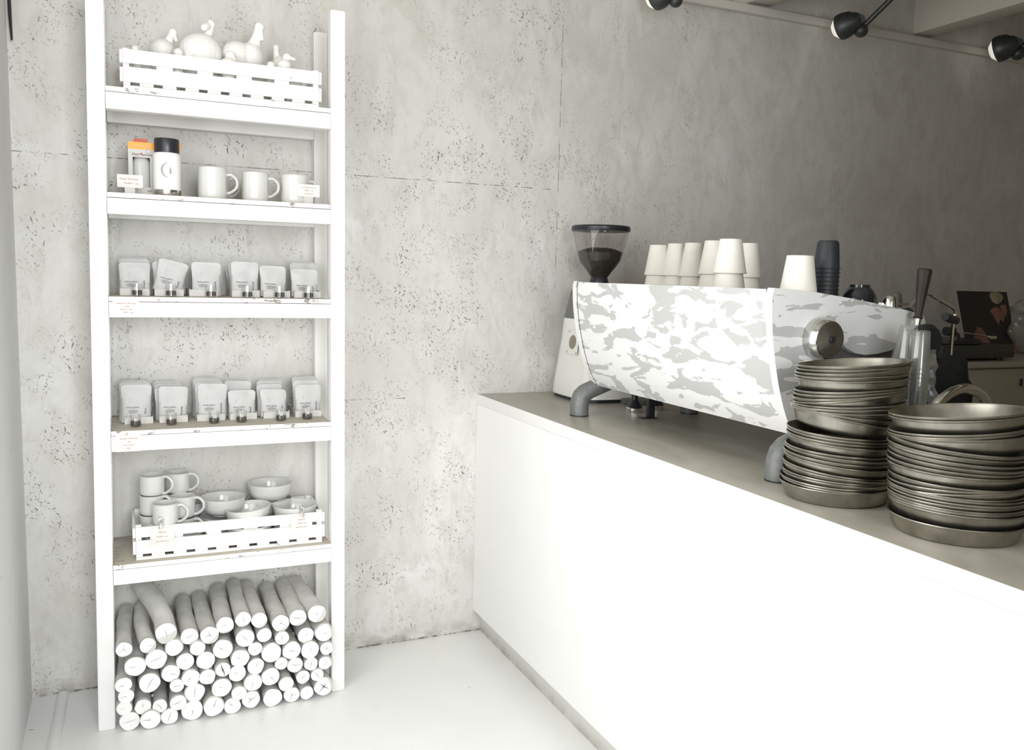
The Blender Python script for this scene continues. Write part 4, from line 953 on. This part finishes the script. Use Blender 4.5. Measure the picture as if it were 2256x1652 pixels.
# crumpled bag at far right
bm = bmesh.new(); bmesh.ops.create_icosphere(bm, subdivisions=4, radius=1); pc = AY(2262, 740, -.45)
for v in bm.verts:
    f = 1+.35*noise.noise(v.co*2.1)+.15*noise.noise(v.co*6); v.co = Vector((v.co.x*.13*f, v.co.y*.1*f, v.co.z*.105*f))
zm = min(v.co.z for v in bm.verts)
tag(obj('plastic_bag', bm, m_film, loc=(pc.x, -.42, ct+.001-zm), angle=180), 'crumpled see-through plastic bag right of the record sleeve', 'plastic bag')

# ------------------------------------------------------------------ wall lamps
def lamp(label, px, py, rod=None):
    """grey spun reflector turned to the wall, ball joint and rod"""
    Y = -.16; c = AY(px, py, Y); m = mpp(c)
    t = root('wall_lamp', label, 'lamp', c)
    ax = (Vector((-.30, .80, -.22))).normalized(); Q = ax.to_track_quat('Z', 'Y').to_matrix().to_4x4()
    obj('lamp_shade', lathe([(0, -.060), (10*m, -.060), (15*m, -.052), (19*m, -.036), (25*m, -.018), (28*m, .004), (28.5*m, .022), (27*m, .034), (26*m, .034), (27*m, .02), (24*m, -.014), (0, -.04)], 36, mat=Q), m_lamp, t)
    bm = bmesh.new()
    for k in range(6):
        a = k*pi/3+.3; lathe([(0, 0), (.0042, 0), (.0042, .0014), (0, .0014)], 10, bm=bm, mat=Q @ Matrix.Rotation(a, 4, 'Z') @ Matrix.Translation((23.2*m, 0, -.022)) @ Matrix.Rotation(radians(66), 4, 'Y'))
    obj('vent_hole', bm, m_black, t)
    obj('bulb', lathe([(0, -.02), (16*m, -.01), (23*m, .016), (23*m, .04), (14*m, .058), (0, .064)], 28, mat=Q), m_bulb, t)
    p2 = AY(px+31, py+13, Y-.03)-c
    bm = bmesh.new(); bmesh.ops.create_uvsphere(bm, u_segments=24, v_segments=16, radius=15*m, matrix=Matrix.Translation(p2)); obj('ball_joint', bm, m_lamp, t)
    obj('neck', tube([Vector((0, -.03, 0))+(AY(px+19, py-8, Y-.03)-c), AY(px+26, py-10, Y-.03)-c], 9*m, 14, 3), m_lamp, t)
    obj('yoke', tube([AY(px+21, py+4, Y-.04)-c, p2], 6*m, 12, 3), m_lamp, t)
    s0 = AY(px+38, py+2, Y-.04)-c; e = AY(px+150, py-108, Y-.22)-c; e = s0+(e-s0)*max(1, (CEIL-.002-c.z-s0.z)/(e.z-s0.z))
    obj('rod', tube([AY(px+38, py+2, Y-.04)-c, e], [6*m, 4.5*m], 12, 3, smooth=False), m_lamp, t)
lamp('dark grey lamp with a thin rod, middle of the three at the wall top', 1866, 54)
lamp('dark grey lamp cut by the photo\'s top edge, leftmost of three', 1458, -12)
lamp('dark grey lamp at the photo\'s right edge, rightmost of three', 2212, 104)
